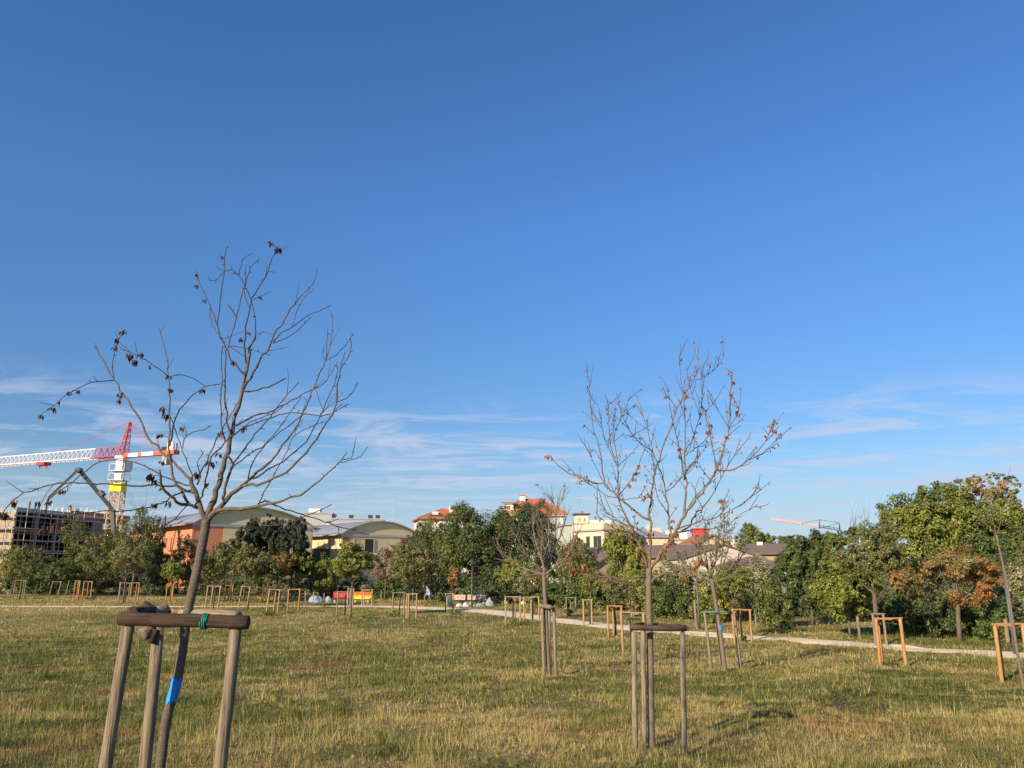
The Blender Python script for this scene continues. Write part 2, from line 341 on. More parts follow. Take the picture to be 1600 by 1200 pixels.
# green coarse tussocks
for y0, y1, dn in ((6.0, 16, 420), (16, 40, 70)):
    x, y = scatter(y0, y1, dn, 1); q = fbm(x*.9, y*.9, 97, 2) > .63; x = x[q]; y = y[q]
    blades(x, y, .10, .24, .6, .5, -.5, rust_on=False, wmin=.005)
V = np.concatenate(VV); C = np.concatenate(CC)
gmat = colmat('grass_blades', .75, .3)
me = np_mesh('grass', V, 3, np.arange(len(V)), gmat); set_point_colour(me, 'col', np.clip(C, 0, 1))
grass = link(bpy.data.objects.new('grass', me)); tag(grass, 'dry yellow and green meadow grass covering the park', 'grass', kind='stuff')
print('grass tris', len(V)//3)
# ------------------------------------------------------------------ bare trees, limb by limb
def smooth_px(pts, rad, seg=9.0):
    p = [Vector((a, b, c)) for a, b, c in pts]; L_ = [0]
    for i in range(1, len(p)): L_.append(L_[-1]+(p[i]-p[i-1]).length)
    res, rr = [], []
    for i in range(len(p)-1):
        p0 = p[max(i-1, 0)]; p1 = p[i]; p2 = p[i+1]; p3 = p[min(i+2, len(p)-1)]
        m = max(2, int((p2-p1).length/seg))
        for k in range(m):
            t = k/m; res.append(.5*((2*p1)+(p2-p0)*t+(2*p0-5*p1+4*p2-p3)*t*t+(3*p1-p0-3*p2+p3)*t**3))
            rr.append((L_[i]+(p2-p1).length*t)/L_[-1])
    res.append(p[-1]); rr.append(1.0)
    return res, [rad[0]+(rad[1]-rad[0])*(q**.62) for q in rr]
def leaf_cluster_mesh(mb, tints, c, size, n, rng, hang=.8):      # curled dry leaves hanging in a bunch
    for i in range(n):
        a = rng.uniform(0, 2*math.pi); out_ = Vector((math.cos(a), math.sin(a), 0))
        d = (out_*rng.uniform(.05, .45)+Vector((0, 0, -hang*1.2))+Vector((rng.uniform(-.3, .3), rng.uniform(-.3, .3), rng.uniform(-.2, .3)))).normalized()
        s = size*rng.uniform(.6, 1.1); side = d.cross(Vector((rng.uniform(-1, 1), rng.uniform(-1, 1), rng.uniform(-1, 1)))).normalized()
        nrm = d.cross(side); b = Vector(c)+Vector((rng.uniform(-1, 1), rng.uniform(-1, 1), rng.uniform(-.6, .6)))*size*.35
        curl = rng.uniform(.1, .35)
        ps = [b, b+d*s*.45+side*s*.2+nrm*s*curl, b+d*s*.45-side*s*.2+nrm*s*curl*.8, b+d*s+nrm*s*rng.uniform(-.2, .3), b+d*s*.5]
        mb.add(ps, [(0, 1, 4), (0, 4, 2), (1, 3, 4), (4, 3, 2)]); tints += [rng.uniform(0, 1)]*5
def tinted(mb, tints, name, mat, parent):
    me = bpy.data.meshes.new(name); me.from_pydata(mb.v, [], mb.f); me.materials.append(mat)
    at = me.attributes.new('tint', 'FLOAT', 'POINT'); at.data.foreach_set('value', np.array(tints, np.float32))
    return link(bpy.data.objects.new(name, me), parent)
def traced_tree(name, label, group, depth, base, trunk_pts, trunk_r, limbs, mats, rng, spur=(5, 14), spur_dens=.05, thin=.84, twigs=0):
    """limbs: key -> (parent key, depth gradient, start radius, end radius, [(x, y)...]), places and radii read from the photograph."""
    root = thing(name, label, 'tree', base, group)
    geo = {}; S = depth/F
    tp = [(x, y, depth) for x, y in trunk_pts]
    def w3(pts): return [P(x, y, d) for x, y, d in pts]
    sp, sr = smooth_px(tp, trunk_r); geo['trunk'] = sp
    mb = MB(); pts = rel(root, w3(sp)); pts[0].z -= .12
    rr = [r*S*(1+.025*math.sin(i*.9)) for i, r in enumerate(sr)]; rr[0] *= 1.25
    if len(rr) > 2: rr[1] *= 1.1
    mb.tube(pts, rr, 14, jit=.02, rng=rng); mb.build('trunk', mats[0], root, True)
    tips = []
    for key, (par, kd, r0, r1, px) in limbs.items():
        pp = geo[par]; x0, y0 = px[0]
        d0 = min(pp, key=lambda q: (q.x-x0)**2+(q.y-y0)**2).z
        acc = 0; p3 = [(x0, y0, d0)]
        for i in range(1, len(px)):
            acc += math.hypot(px[i][0]-px[i-1][0], px[i][1]-px[i-1][1])*S
            p3.append((px[i][0], px[i][1], d0+kd*acc*(1-.18*min(acc, 2))))
        sp, sr = smooth_px(p3, (r0, r1)); geo[key] = sp
        mb = MB(); pts = rel(root, w3(sp))
        for q in range(1, len(pts)-1):
            k_ = .6*min(sr[q], 2.)*S; pts[q] = pts[q]+Vector((rng.gauss(0, k_), rng.gauss(0, k_), rng.gauss(0, k_)))*.95
        rad_ = [max(r*thin, .4)*S*(1+rng.uniform(-.07, .1)) for r in sr]
        mb.tube(pts, rad_, 8 if r0 > 2 else 6)
        for q in range(2, len(pts)-1):                # spurs and buds
            if sr[q] < 2.6 and rng.random() < spur_dens*4:
                t = (pts[q]-pts[q-1]).normalized(); side = t.cross(Vector((rng.gauss(0, 1), rng.gauss(0, 1), rng.gauss(0, 1)))).normalized()
                ln = rng.uniform(2.5, spur[0])*S if rng.random() < .8 else rng.uniform(spur[0], spur[1])*S
                d = (side+t*rng.uniform(.2, .9)).normalized(); e = pts[q]+d*ln
                if ln > spur[0]*S: mb.tube([pts[q], pts[q]+d*ln*.5+Vector((0, 0, .02*ln)), e], [.55*S, .5*S, .35*S], 4)
                else: mb.tube([pts[q], e], [.75*S, .4*S], 4)
        for q in range(3, len(pts)-1):                # fine side twigs
            if sr[q] < 2.6 and rng.random() < twigs:
                t = (pts[q]-pts[q-1]).normalized(); side = t.cross(Vector((rng.gauss(0, 1), rng.gauss(0, 1), rng.gauss(0, 1)))).normalized()
                d = (t+side*rng.uniform(.5, .9)+Vector((0, 0, .25))).normalized(); ln = rng.uniform(12, 46)*S; tw = [pts[q]]
                for _ in range(5): d = (d+Vector((rng.gauss(0, .12), rng.gauss(0, .12), .06))).normalized(); tw.append(tw[-1]+d*ln/5)
                mb.tube(tw, [.6*S, .55*S, .5*S, .45*S, .4*S, .35*S], 4); tips += [(root.location+w, key) for w in tw[2:]]
        mb.build('branch', mats[1] if r0 < 2.3 else mats[0], root, True)
        tips.append((root.location+pts[-1], key)); 
        for q in pts[::3]: tips.append((root.location+q, key))
    return root, geo, tips
rng = random.Random(4)
D1 = 5.0
NEAR = {
 'A': ('trunk', -.1, 5.6, 4.2, [(321, 815), (314, 797), (309, 779), (301, 757), (296, 746)]),
 'A1': ('A', .5, 3.0, 1.5, [(298, 750), (290, 741), (270, 722), (251, 705), (239, 691), (227, 675), (212, 645), (194, 618), (178, 594), (163, 566), (146, 536)]),
 'A1a': ('A1', -.5, 1.4, .7, [(178, 594), (160, 595), (133, 602), (106, 615), (85, 633), (68, 645)]),
 'A1b': ('A1', .4, 1.2, .8, [(178, 593), (176, 575), (178, 555), (181, 543), (190, 522), (196, 514)]),
 'A7': ('A', -.7, 3.7, 2.1, [(309, 793), (295, 790), (276, 784), (266, 777), (257, 767), (251, 755), (249, 734)]),
 'A2': ('A7', .3, 3.0, .9, [(296, 789), (286, 772), (279, 761), (270, 745), (266, 727), (264, 710), (265, 685), (265, 652), (265, 615), (264, 589), (260, 554), (254, 530), (248, 512)]),
 'A2a': ('A2', -.4, 1.1, .7, [(264, 589), (245, 574), (232, 565), (223, 560), (205, 551), (187, 543)]),
 'A2b': ('A2', .4, 1.1, .8, [(265, 590), (276, 586), (290, 587), (305, 593), (321, 604)]),
 'A3': ('A2', -.5, 1.9, .9, [(265, 697), (268, 683), (272, 660), (277, 646), (286, 634), (302, 616), (321, 605), (345, 600), (351, 603)]),
 'A4': ('A', .5, 1.5, .8, [(301, 748), (297, 735), (290, 715), (281, 692), (274, 671), (266, 650)]),
 'A4a': ('A4', .5, 1.1, .7, [(286, 700), (286, 692), (291, 682), (301, 675), (320, 671), (331, 665)]),
 'A4b': ('A4a', .5, .9, .6, [(290, 684), (291, 673), (287, 665)]),
 'A5': ('A', -.45, 2.3, 1.0, [(308, 773), (295, 767), (276, 761), (251, 759), (195, 758), (150, 755), (105, 754), (84, 756), (60, 763), (37, 771), (22, 781), (7, 797), (0, 812)]),
 'A6': ('A', .6, 1.7, .9, [(300, 759), (276, 752), (251, 742), (225, 727), (201, 720), (178, 718), (157, 721), (144, 727), (135, 735), (124, 744), (105, 759), (90, 770), (76, 781), (71, 800)]),
 'A8': ('A', -.6, 1.7, .9, [(303, 764), (282, 770), (267, 777), (251, 786), (216, 796), (172, 798), (150, 799), (127, 803), (105, 810), (90, 817)]),
 'A9': ('A7', -.3, 1.2, .7, [(292, 790), (275, 809), (255, 823), (235, 829), (205, 831), (175, 835), (147, 843)]),
 'A10': ('A', -.5, 2.0, .8, [(308, 757), (310, 747), (316, 735), (324, 720), (330, 705), (337, 689), (345, 675), (355, 656), (365, 640), (372, 629)]),
 'A10a': ('A10', -.4, 1.2, .7, [(312, 742), (309, 730), (309, 722), (315, 712), (319, 705)]),
 'A11': ('A', -.7, 2.0, .8, [(305, 789), (314, 775), (320, 760), (324, 741), (331, 714), (345, 699), (352, 690), (364, 680), (376, 671), (401, 660), (424, 652), (446, 646), (457, 645), (476, 646), (501, 650), (517, 646), (530, 639), (545, 631)]),
 'A11a': ('A11', -.3, 1.1, .7, [(374, 672), (391, 659), (407, 653), (428, 645), (442, 635)]),
 'B': ('trunk', .15, 7.2, 3.2, [(323, 812), (325, 798), (331, 790), (335, 776), (340, 757), (345, 740), (352, 720), (356, 707), (361, 687), (366, 655), (372, 635), (379, 610), (384, 589), (387, 571), (391, 552), (392, 545)]),
 'B1': ('B', -.35, 2.3, 1.1, [(362, 684), (355, 655), (352, 627), (352, 596), (352, 559), (356, 541), (360, 530), (368, 500), (376, 469), (380, 451), (383, 444)]),
 'B1x': ('B1', -.3, 1.1, .8, [(369, 498), (364, 488), (354, 474)]),
 'B2': ('A10', .3, 1.5, 1.0, [(352, 690), (346, 660), (345, 627), (347, 590), (346, 565), (348, 541)]),
 'B3': ('B', .4, 2.2, .8, [(382, 585), (372, 574), (361, 561), (355, 550), (349, 535), (344, 524), (340, 509), (335, 494), (328, 476), (319, 457), (311, 439), (307, 422)]),
 'B3a': ('B3', .2, 1.5, .9, [(340, 510), (341, 493), (344, 467), (347, 445), (350, 424), (351, 404), (353, 391), (357, 385)]),
 'B3a1': ('B3a', -.4, .9, .6, [(350, 425), (344, 431), (337, 438), (322, 437)]),
 'B3a2': ('B3a', .4, .7, .6, [(350, 424), (343, 420), (335, 416)]),
 'B3a3': ('B3a', .6, .8, .7, [(350, 425), (361, 421), (367, 424), (373, 430)]),
 'B3b': ('B3', -.3, .9, .7, [(328, 482), (329, 497), (332, 509), (340, 521), (352, 535)]),
 'B4': ('B', -.2, 2.2, .9, [(386, 571), (383, 548), (383, 527), (385, 511), (389, 487), (392, 467), (383, 448), (373, 430), (361, 427)]),
 'B4a': ('B4', -.5, 1.5, .9, [(392, 467), (404, 449), (415, 433), (422, 413), (428, 398), (433, 388)]),
 'B4b': ('B4', .4, .9, .7, [(384, 446), (383, 430), (383, 413)]),
 'B4c': ('B4', -.4, 1.0, .7, [(384, 445), (388, 425), (395, 413), (405, 405)]),
 'B4d': ('B4', .3, 1.0, .6, [(373, 430), (377, 413), (382, 403), (394, 396)]),
 'B4e': ('B4', -.6, .9, .7, [(393, 470), (412, 460), (423, 455)]),
 'B4f': ('B', .5, 1.9, 1.0, [(388, 546), (391, 540), (398, 529), (400, 512), (398, 494), (394, 475), (392, 467)]),
 'B4g': ('B4', .3, .9, .7, [(391, 482), (383, 466), (382, 451)]),
 'B4h': ('B4f', -.4, .8, .6, [(400, 518), (404, 522), (412, 519), (428, 523)]),
 'B5': ('B', -.5, 2.9, .9, [(381, 607), (386, 596), (395, 582), (407, 564), (415, 549), (425, 535), (433, 517), (442, 506), (449, 491), (460, 475), (475, 458), (490, 442), (495, 419)]),
 'B5a': ('B5', .3, 1.4, .7, [(427, 534), (439, 521), (457, 511), (475, 497), (488, 490), (517, 477)]),
 'B5a1': ('B5a', -.4, .9, .6, [(456, 510), (463, 488), (475, 467), (491, 451)]),
 'B5b': ('B5', -.5, 1.3, .7, [(426, 536), (448, 528), (467, 514), (486, 495)]),
 'B6': ('B', -.6, 2.0, 1.3, [(381, 611), (400, 609), (420, 604), (446, 591)]),
 'B7': ('B', .4, 2.4, .7, [(369, 665), (380, 658), (407, 647), (428, 641), (447, 630), (473, 616), (493, 606), (508, 597), (513, 590), (519, 580), (527, 565)]),
 'B8': ('B1', .2, .9, .7, [(357, 540), (382, 544), (402, 549), (422, 555)]),
 'B9': ('B1', -.3, .9, .7, [(358, 541), (372, 551), (386, 559)]),
 'C': ('trunk', -.35, 3.6, 2.2, [(340, 797), (349, 783), (349, 772), (354, 755), (359, 737), (363, 727), (359, 719), (356, 711)]),
 'C1': ('C', .3, 1.9, .8, [(363, 728), (370, 716), (382, 701), (398, 679), (414, 660), (427, 646), (437, 632), (449, 617), (467, 597)]),
 'C2': ('C', -.4, 1.5, .8, [(361, 735), (376, 720), (395, 706), (407, 700), (428, 683), (449, 667), (471, 649)]),
 'D': ('trunk', -.1, 6.2, 3.4, [(327, 811), (335, 799), (350, 785), (370, 766), (386, 752)]),
 'D1': ('D', .35, 3.1, .8, [(386, 752), (403, 738), (417, 726), (435, 705), (451, 685), (464, 665), (473, 645), (484, 620), (490, 608), (501, 580), (509, 561), (515, 542), (519, 507), (518, 490)]),
 'D1a': ('D1', -.3, .9, .6, [(510, 560), (511, 535), (512, 513)]),
 'D1b': ('D1', -.4, 1.0, .6, [(509, 563), (520, 558), (531, 549), (546, 531), (552, 519)]),
 'D1c': ('D1', .4, .7, .6, [(509, 562), (504, 557), (505, 545)]),
 'C3': ('D1', -.5, 1.4, .7, [(388, 748), (392, 731), (401, 713), (418, 690), (435, 672), (451, 647), (471, 620)]),
 'D2': ('D1', -.5, 1.9, .7, [(396, 748), (421, 733), (442, 720), (462, 705), (479, 689), (491, 668), (501, 650), (512, 623), (522, 601), (528, 579), (525, 569)]),
 'D2a': ('D2', .4, .8, .6, [(504, 640), (499, 625), (494, 609)]),
 'D3': ('D', -.6, 3.1, .8, [(378, 760), (390, 758), (401, 756), (421, 751), (439, 742), (456, 731), (469, 715), (486, 698), (501, 676), (515, 654), (523, 639), (526, 625), (528, 601), (533, 576), (544, 557), (549, 542), (547, 531)]),
 'D3a': ('D3', .3, 1.2, .7, [(526, 628), (526, 604), (531, 579), (535, 561), (539, 550)]),
 'D3b': ('D3', -.4, 1.0, .7, [(527, 628), (542, 622), (552, 611), (559, 598)]),
 'D3c': ('D3', -.3, .8, .6, [(524, 640), (530, 636), (535, 632)]),
 'E': ('D', -.7, 4.6, .9, [(338, 800), (351, 796), (376, 795), (401, 791), (420, 789), (446, 780), (468, 772), (490, 759), (506, 745), (522, 730), (533, 719), (542, 707)]),
 'D4': ('E', .6, 1.3, .7, [(402, 791), (410, 775), (418, 760), (435, 730), (445, 713), (454, 691), (460, 680), (463, 666)]),
 'D4a': ('D4', -.3, .8, .6, [(459, 681), (476, 671), (493, 663), (510, 659)]),
 'E1': ('E', -.3, 1.0, .6, [(531, 722), (545, 720), (563, 713), (575, 698)]),
 'E2': ('E', .4, .8, .6, [(535, 718), (549, 715), (553, 702)]),
 'E3': ('E', .4, 1.8, .8, [(404, 790), (412, 783), (418, 783), (430, 790), (446, 795), (472, 804), (499, 812), (525, 822), (545, 826), (558, 827)]),
 'E3b': ('E3', .2, .9, .6, [(529, 823), (531, 845), (537, 860)]),
 'E4': ('E', -.5, 1.6, .8, [(378, 795), (392, 805), (409, 819), (429, 821), (455, 815), (481, 805), (518, 788)]),
}
b1 = P(244, 1245, D1); b1.z = ground_z(b1.x, D1)
def trunk_down(pts, depth):          # carry the trunk down to the ground it stands in
    x1, y1 = pts[0]; x2, y2 = pts[1]
    p1 = P(x1, y1, depth); g = ground_z(p1.x, depth); y = y1
    while P(x1+(x1-x2)*(y-y1)/(y1-y2), y, depth).z > g-.02: y += 4
    return [(x1+(x1-x2)*(y-y1)/(y1-y2), y)]+pts
tp1 = trunk_down([(250, 1200), (260, 1125), (275, 1070), (285, 1017), (290, 975), (299, 930), (306, 900), (315, 856), (321, 824), (322, 812)], D1)
base1 = P(tp1[0][0], tp1[0][1], D1); base1.z = ground_z(base1.x, D1)
t1, geo1, tips1 = traced_tree('bare_tree', 'largest leafless tree at left, trunk leaning and marked with a blue paint band', 'bare young trees', D1, base1,
    tp1, (7.5, 6.7), NEAR, (M['bark'], M['twig']), rng, (5, 12), .10, .76, .08)
# blue paint band on the trunk
M['blue_paint'] = surf('blue_spray_paint', (.02, .22, .62), (.03, .30, .75), (20, 20, 20), .6, .2)
mb = MB(); band = [q for q in geo1['trunk'] if 1058 < q.y < 1097]; pts = rel(t1, [P(q.x, q.y, q.z) for q in band])
mb.tube(pts, [7.75*D1/F]*len(pts), 24, cap=False, jit=.01, rng=rng)
ax = (Vector(pts[-1])-Vector(pts[0])).normalized()
for q in list(range(24))+list(range(len(mb.v)-24, len(mb.v))): mb.v[q] = tuple(Vector(mb.v[q])+ax*rng.uniform(-.018, .018))
mb.build('paint_band', M['blue_paint'], t1, True)
# dry leaf bunches still hanging on it
for i, (x, y, k, n, s) in enumerate([(64, 652, 'A1a', 5, 8), (83, 641, 'A1a', 5, 8), (92, 630, 'A1a', 2, 7), (108, 617, 'A1a', 5, 7), (121, 614, 'A1a', 5, 8), (183, 533, 'A1b', 8, 10), (192, 520, 'A1b', 8, 9), (181, 546, 'A1b', 5, 8),
    (203, 558, 'A2a', 7, 11), (211, 568, 'A2a', 6, 10), (219, 556, 'A2a', 5, 8), (233, 576, 'A2a', 4, 6), (188, 618, 'A1', 8, 9), (187, 628, 'A1', 6, 7), (263, 592, 'A2', 5, 7), (267, 612, 'A2', 5, 8), (254, 640, 'A2', 7, 9), (260, 652, 'A2', 8, 10),
    (250, 682, 'A2', 4, 8), (316, 612, 'A3', 6, 8), (285, 672, 'A4b', 4, 8), (254, 725, 'A1', 6, 8), (236, 746, 'A7', 8, 12), (241, 755, 'A7', 6, 9), (251, 765, 'A7', 3, 6), (22, 789, 'A5', 6, 8), (4, 806, 'A5', 14, 10), (97, 770, 'A6', 6, 9), (76, 786, 'A6', 5, 9),
    (242, 792, 'A8', 4, 9), (264, 788, 'A8', 6, 9), (88, 826, 'A8', 12, 9), (74, 826, 'A8', 14, 9), (64, 832, 'A8', 8, 8), (127, 848, 'A9', 10, 8), (308, 743, 'A10', 9, 10), (331, 725, 'A11', 7, 10), (344, 681, 'A10', 5, 9), (343, 713, 'A11', 5, 8), (380, 672, 'A11', 6, 9), (307, 432, 'B3', 4, 8),
    (308, 450, 'B3', 4, 7), (319, 472, 'B3', 4, 7), (346, 404, 'B3a', 4, 8), (434, 390, 'B4a', 9, 11), (425, 384, 'B4a', 5, 8), (406, 467, 'B4e', 4, 6), (366, 568, 'B3', 8, 9), (377, 532, 'B4', 6, 8), (388, 523, 'B4', 4, 7), (397, 497, 'B4f', 4, 5), (324, 758, 'A11', 4, 7)]):
    g = geo1[k]; d = min(g, key=lambda q: (q.x-x)**2+(q.y-y)**2); mb = MB(); ti = []
    c = P(x, y-2, d.z)-t1.location; a = P(d.x, d.y, d.z)-t1.location
    mb.tube([a, (a+c)/2+Vector((0, 0, .004)), c], [.0018]*3, 4); ti += [.1]*len(mb.v)
    leaf_cluster_mesh(mb, ti, c+Vector((0, 0, .01)), s*D1/F*1.15, n+3, rng)
    tinted(mb, ti, 'leaf_cluster', M['dead_leaf'] if y > 470 or rng.random() < .6 else M['dead_leaf'], t1)
# second bare tree, thinner, with rusty leaves
D2 = 9.0
SECOND = {
 'F1': ('trunk', .05, 3.9, .6, [(1014, 892), (1016, 862), (1016, 831), (1015, 805), (1017, 786), (1019, 755), (1022, 740), (1027, 724), (1032, 709), (1040, 686), (1050, 660), (1059, 637), (1067, 617), (1077, 604), (1085, 592), (1091, 579), (1091, 555), (1094, 530)]),
 'F1a': ('F1', -.4, .9, .5, [(1085, 594), (1100, 590), (1112, 581), (1127, 565), (1132, 551)]),
 'F1b': ('F1', .4, .9, .5, [(1067, 616), (1064, 592), (1061, 565), (1062, 554)]),
 'F1c': ('F1', -.3, .8, .5, [(1077, 604), (1074, 588), (1072, 573)]),
 'F2': ('trunk', -.25, 3.0, .7, [(1012, 889), (1005, 870), (999, 854), (992, 835), (985, 821), (976, 801), (967, 779), (966, 767), (966, 742), (964, 717), (961, 699), (958, 680), (958, 660), (959, 647)]),
 'F3': ('F1', .4, 2.8, .9, [(1014, 812), (995, 800), (977, 787), (965, 775), (952, 765), (944, 757), (927, 755), (909, 748), (890, 740), (875, 729), (857, 711)]),
 'F3a': ('F3', .3, 1.8, .6, [(945, 758), (941, 736), (939, 711), (936, 695), (931, 682), (926, 664), (923, 635), (920, 597), (918, 580)]),
 'F3b': ('F3', -.4, 1.0, .5, [(967, 777), (950, 775), (937, 767), (926, 760), (915, 752), (906, 751)]),
 'F3c': ('F2', .3, .9, .6, [(969, 780), (990, 779), (1004, 777), (1014, 772)]),
 'F3d': ('F3a', -.4, .9, .5, [(943, 752), (935, 737), (926, 720), (923, 709), (925, 702)]),
 'F3e': ('F2', -.4, .9, .5, [(965, 728), (981, 714), (994, 699), (1004, 683)]),
 'F3f': ('F2', .3, 1.3, .5, [(963, 724), (954, 708), (946, 687), (942, 670), (939, 655), (935, 637), (932, 631)]),
 'F3g': ('F2', -.2, 1.2, .5, [(962, 716), (955, 702), (952, 672), (951, 647), (951, 635), (955, 628)]),
 'F3h': ('F2', -.4, 1.1, .5, [(967, 774), (982, 755), (994, 736), (1002, 716), (1008, 702)]),
 'F3i': ('F2', .5, .8, .5, [(959, 690), (972, 680), (985, 681), (992, 678)]),
 'F3j': ('F3f', .2, .8, .5, [(947, 692), (958, 675), (968, 660), (975, 641), (985, 617)]),
 'F5': ('trunk', -.3, 4.8, .7, [(1016, 889), (1027, 874), (1039, 856), (1049, 840), (1056, 830), (1064, 812), (1073, 797), (1084, 785), (1095, 770), (1107, 754), (1120, 734), (1126, 719), (1131, 701), (1136, 680), (1139, 662), (1141, 642), (1142, 605), (1145, 576)]),
 'F4': ('F5', .4, 2.4, .6, [(1049, 838), (1047, 821), (1045, 799), (1041, 780), (1038, 758), (1032, 739), (1027, 722), (1020, 706), (1015, 685), (1011, 669), (1006, 650), (1000, 631), (990, 614)]),
 'F4a': ('F4', -.4, 1.2, .5, [(1020, 706), (1002, 694), (991, 682), (981, 669), (974, 652), (970, 640), (965, 627)]),
 'F4b': ('F4', .4, .9, .5, [(1012, 671), (994, 659), (982, 647), (971, 640)]),
 'F4c': ('F4', -.5, 1.2, .5, [(1046, 806), (1035, 790), (1027, 775), (1024, 757), (1020, 742)]),
 'F4d': ('F4', .4, 1.2, .5, [(1041, 768), (1052, 760), (1062, 748), (1070, 733), (1085, 721), (1093, 708)]),
 'F5a': ('F5', .4, 3.0, .7, [(1069, 806), (1071, 772), (1070, 735), (1071, 697), (1071, 667), (1069, 642), (1069, 617), (1070, 592)]),
 'F5b': ('F5a', -.3, 1.5, .5, [(1071, 707), (1080, 689), (1088, 668), (1094, 649), (1096, 627), (1096, 599), (1099, 571)]),
 'F5b1': ('F5b', .4, .8, .5, [(1094, 648), (1105, 640), (1113, 632), (1120, 622)]),
 'F5b2': ('F5b', -.4, .8, .5, [(1097, 610), (1101, 595), (1106, 577)]),
 'F5b3': ('F5b', -.4, .9, .5, [(1093, 650), (1085, 625), (1079, 607), (1076, 595)]),
 'F5c': ('F5a', -.4, 1.4, .5, [(1069, 750), (1067, 736), (1064, 710), (1059, 686), (1052, 660), (1049, 645), (1045, 622), (1046, 605)]),
 'F5c1': ('F5c', .4, .8, .5, [(1058, 640), (1050, 627), (1041, 616), (1035, 605)]),
 'F5d': ('F5', .5, 1.3, .6, [(1074, 796), (1086, 777), (1097, 766), (1108, 752)]),
 'F5e': ('F5', -.5, 1.8, .6, [(1121, 735), (1139, 735), (1155, 729), (1170, 719), (1184, 705), (1196, 689), (1205, 670), (1210, 653)]),
 'F5e1': ('F5e', .4, 1.0, .5, [(1178, 713), (1191, 709), (1205, 696), (1214, 685), (1221, 675)]),
 'F5f': ('F5', .4, 1.4, .5, [(1119, 734), (1115, 707), (1111, 690), (1106, 662), (1100, 640), (1096, 634)]),
 'F5g': ('F5', .4, 1.1, .5, [(1138, 668), (1130, 654), (1122, 641), (1112, 627), (1106, 617)]),
 'F5h': ('F5', -.4, 1.0, .5, [(1139, 668), (1150, 650), (1155, 639), (1156, 630)]),
 'F5i': ('F5', -.2, .9, .5, [(1139, 669), (1155, 660), (1165, 647)]),
 'F5j': ('F5a', .5, .9, .5, [(1071, 712), (1080, 705), (1090, 698), (1099, 690), (1108, 680)]),
 'F5k': ('F5a', -.4, 1.0, .5, [(1070, 738), (1080, 730), (1090, 718), (1098, 704), (1106, 698)]),
 'F5l': ('F5', -.4, .9, .5, [(1110, 750), (1103, 740), (1095, 732), (1090, 728)]),
 'F6': ('F5', .3, 2.1, .6, [(1055, 832), (1072, 826), (1082, 812), (1090, 801), (1100, 790), (1112, 776), (1122, 755), (1131, 740), (1142, 721), (1150, 706), (1157, 686)]),
 'F6a': ('F6', -.4, 1.0, .5, [(1097, 793), (1091, 780), (1087, 768), (1080, 755)]),
 'F7': ('F5', -.5, 1.9, .6, [(1060, 826), (1080, 819), (1097, 815), (1112, 812), (1126, 805), (1142, 797), (1162, 786), (1177, 772), (1187, 760)]),
 'F7a': ('F7', .4, .9, .5, [(1128, 804), (1130, 790), (1131, 780)]),
 'F8': ('F5', .5, 1.6, .5, [(1056, 832), (1072, 830), (1090, 827), (1107, 827), (1126, 823), (1142, 816), (1155, 805), (1170, 797), (1184, 788)]),
 'F9': ('F1', -.4, 1.1, .5, [(1015, 842), (1008, 834), (995, 825), (982, 821), (965, 814), (952, 804), (942, 794), (939, 787)]),
 'F9b': ('F1', -.5, 1.2, .5, [(1016, 855), (1003, 842), (990, 834), (976, 832), (950, 820), (938, 808), (930, 800)]),
 'F10': ('trunk', -.3, 2.5, 1.1, [(1011, 902), (995, 902), (980, 906), (967, 906), (951, 902), (937, 900), (930, 895), (920, 887), (912, 882)]),
 'F10a': ('F10', .4, 1.3, .6, [(936, 900), (925, 905), (916, 905), (905, 897), (896, 886), (890, 869), (885, 854), (884, 845)]),
 'F11': ('trunk', -.4, 2.8, .8, [(1017, 913), (1026, 902), (1036, 897), (1047, 897), (1065, 900), (1075, 897), (1082, 890), (1090, 880), (1095, 873)]),
 'F11a': ('F11', .4, 1.1, .6, [(1069, 900), (1060, 906), (1045, 907)]),
}
tp2 = trunk_down([(1018, 1172), (1017, 1100), (1015.5, 1000), (1014, 940), (1014, 888)], G(1018, 1172).y); D2 = G(1018, 1172).y
base2 = G(1018, 1172)
t2, geo2, tips2 = traced_tree('bare_tree', 'upright leafless tree with rusty dry leaves, in the grey stake frame right of centre', 'bare young trees', D2, base2,
    tp2, (5.6, 4.4), SECOND, (M['bark_grey'], M['twig2']), rng, (5, 16), .09, .70, .6)
mb = MB(); ti = []
for q, k in tips2:
    if rng.random() < .42: leaf_cluster_mesh(mb, ti, q-t2.location+Vector((rng.gauss(0, .012), rng.gauss(0, .012), -.012)), .045*rng.uniform(.5, 1.2), rng.choice((1, 1, 2, 3, 4)), rng)
tinted(mb, ti, 'dry_leaves', M['brown_leaf'], t2)
mb = MB(); ti = []
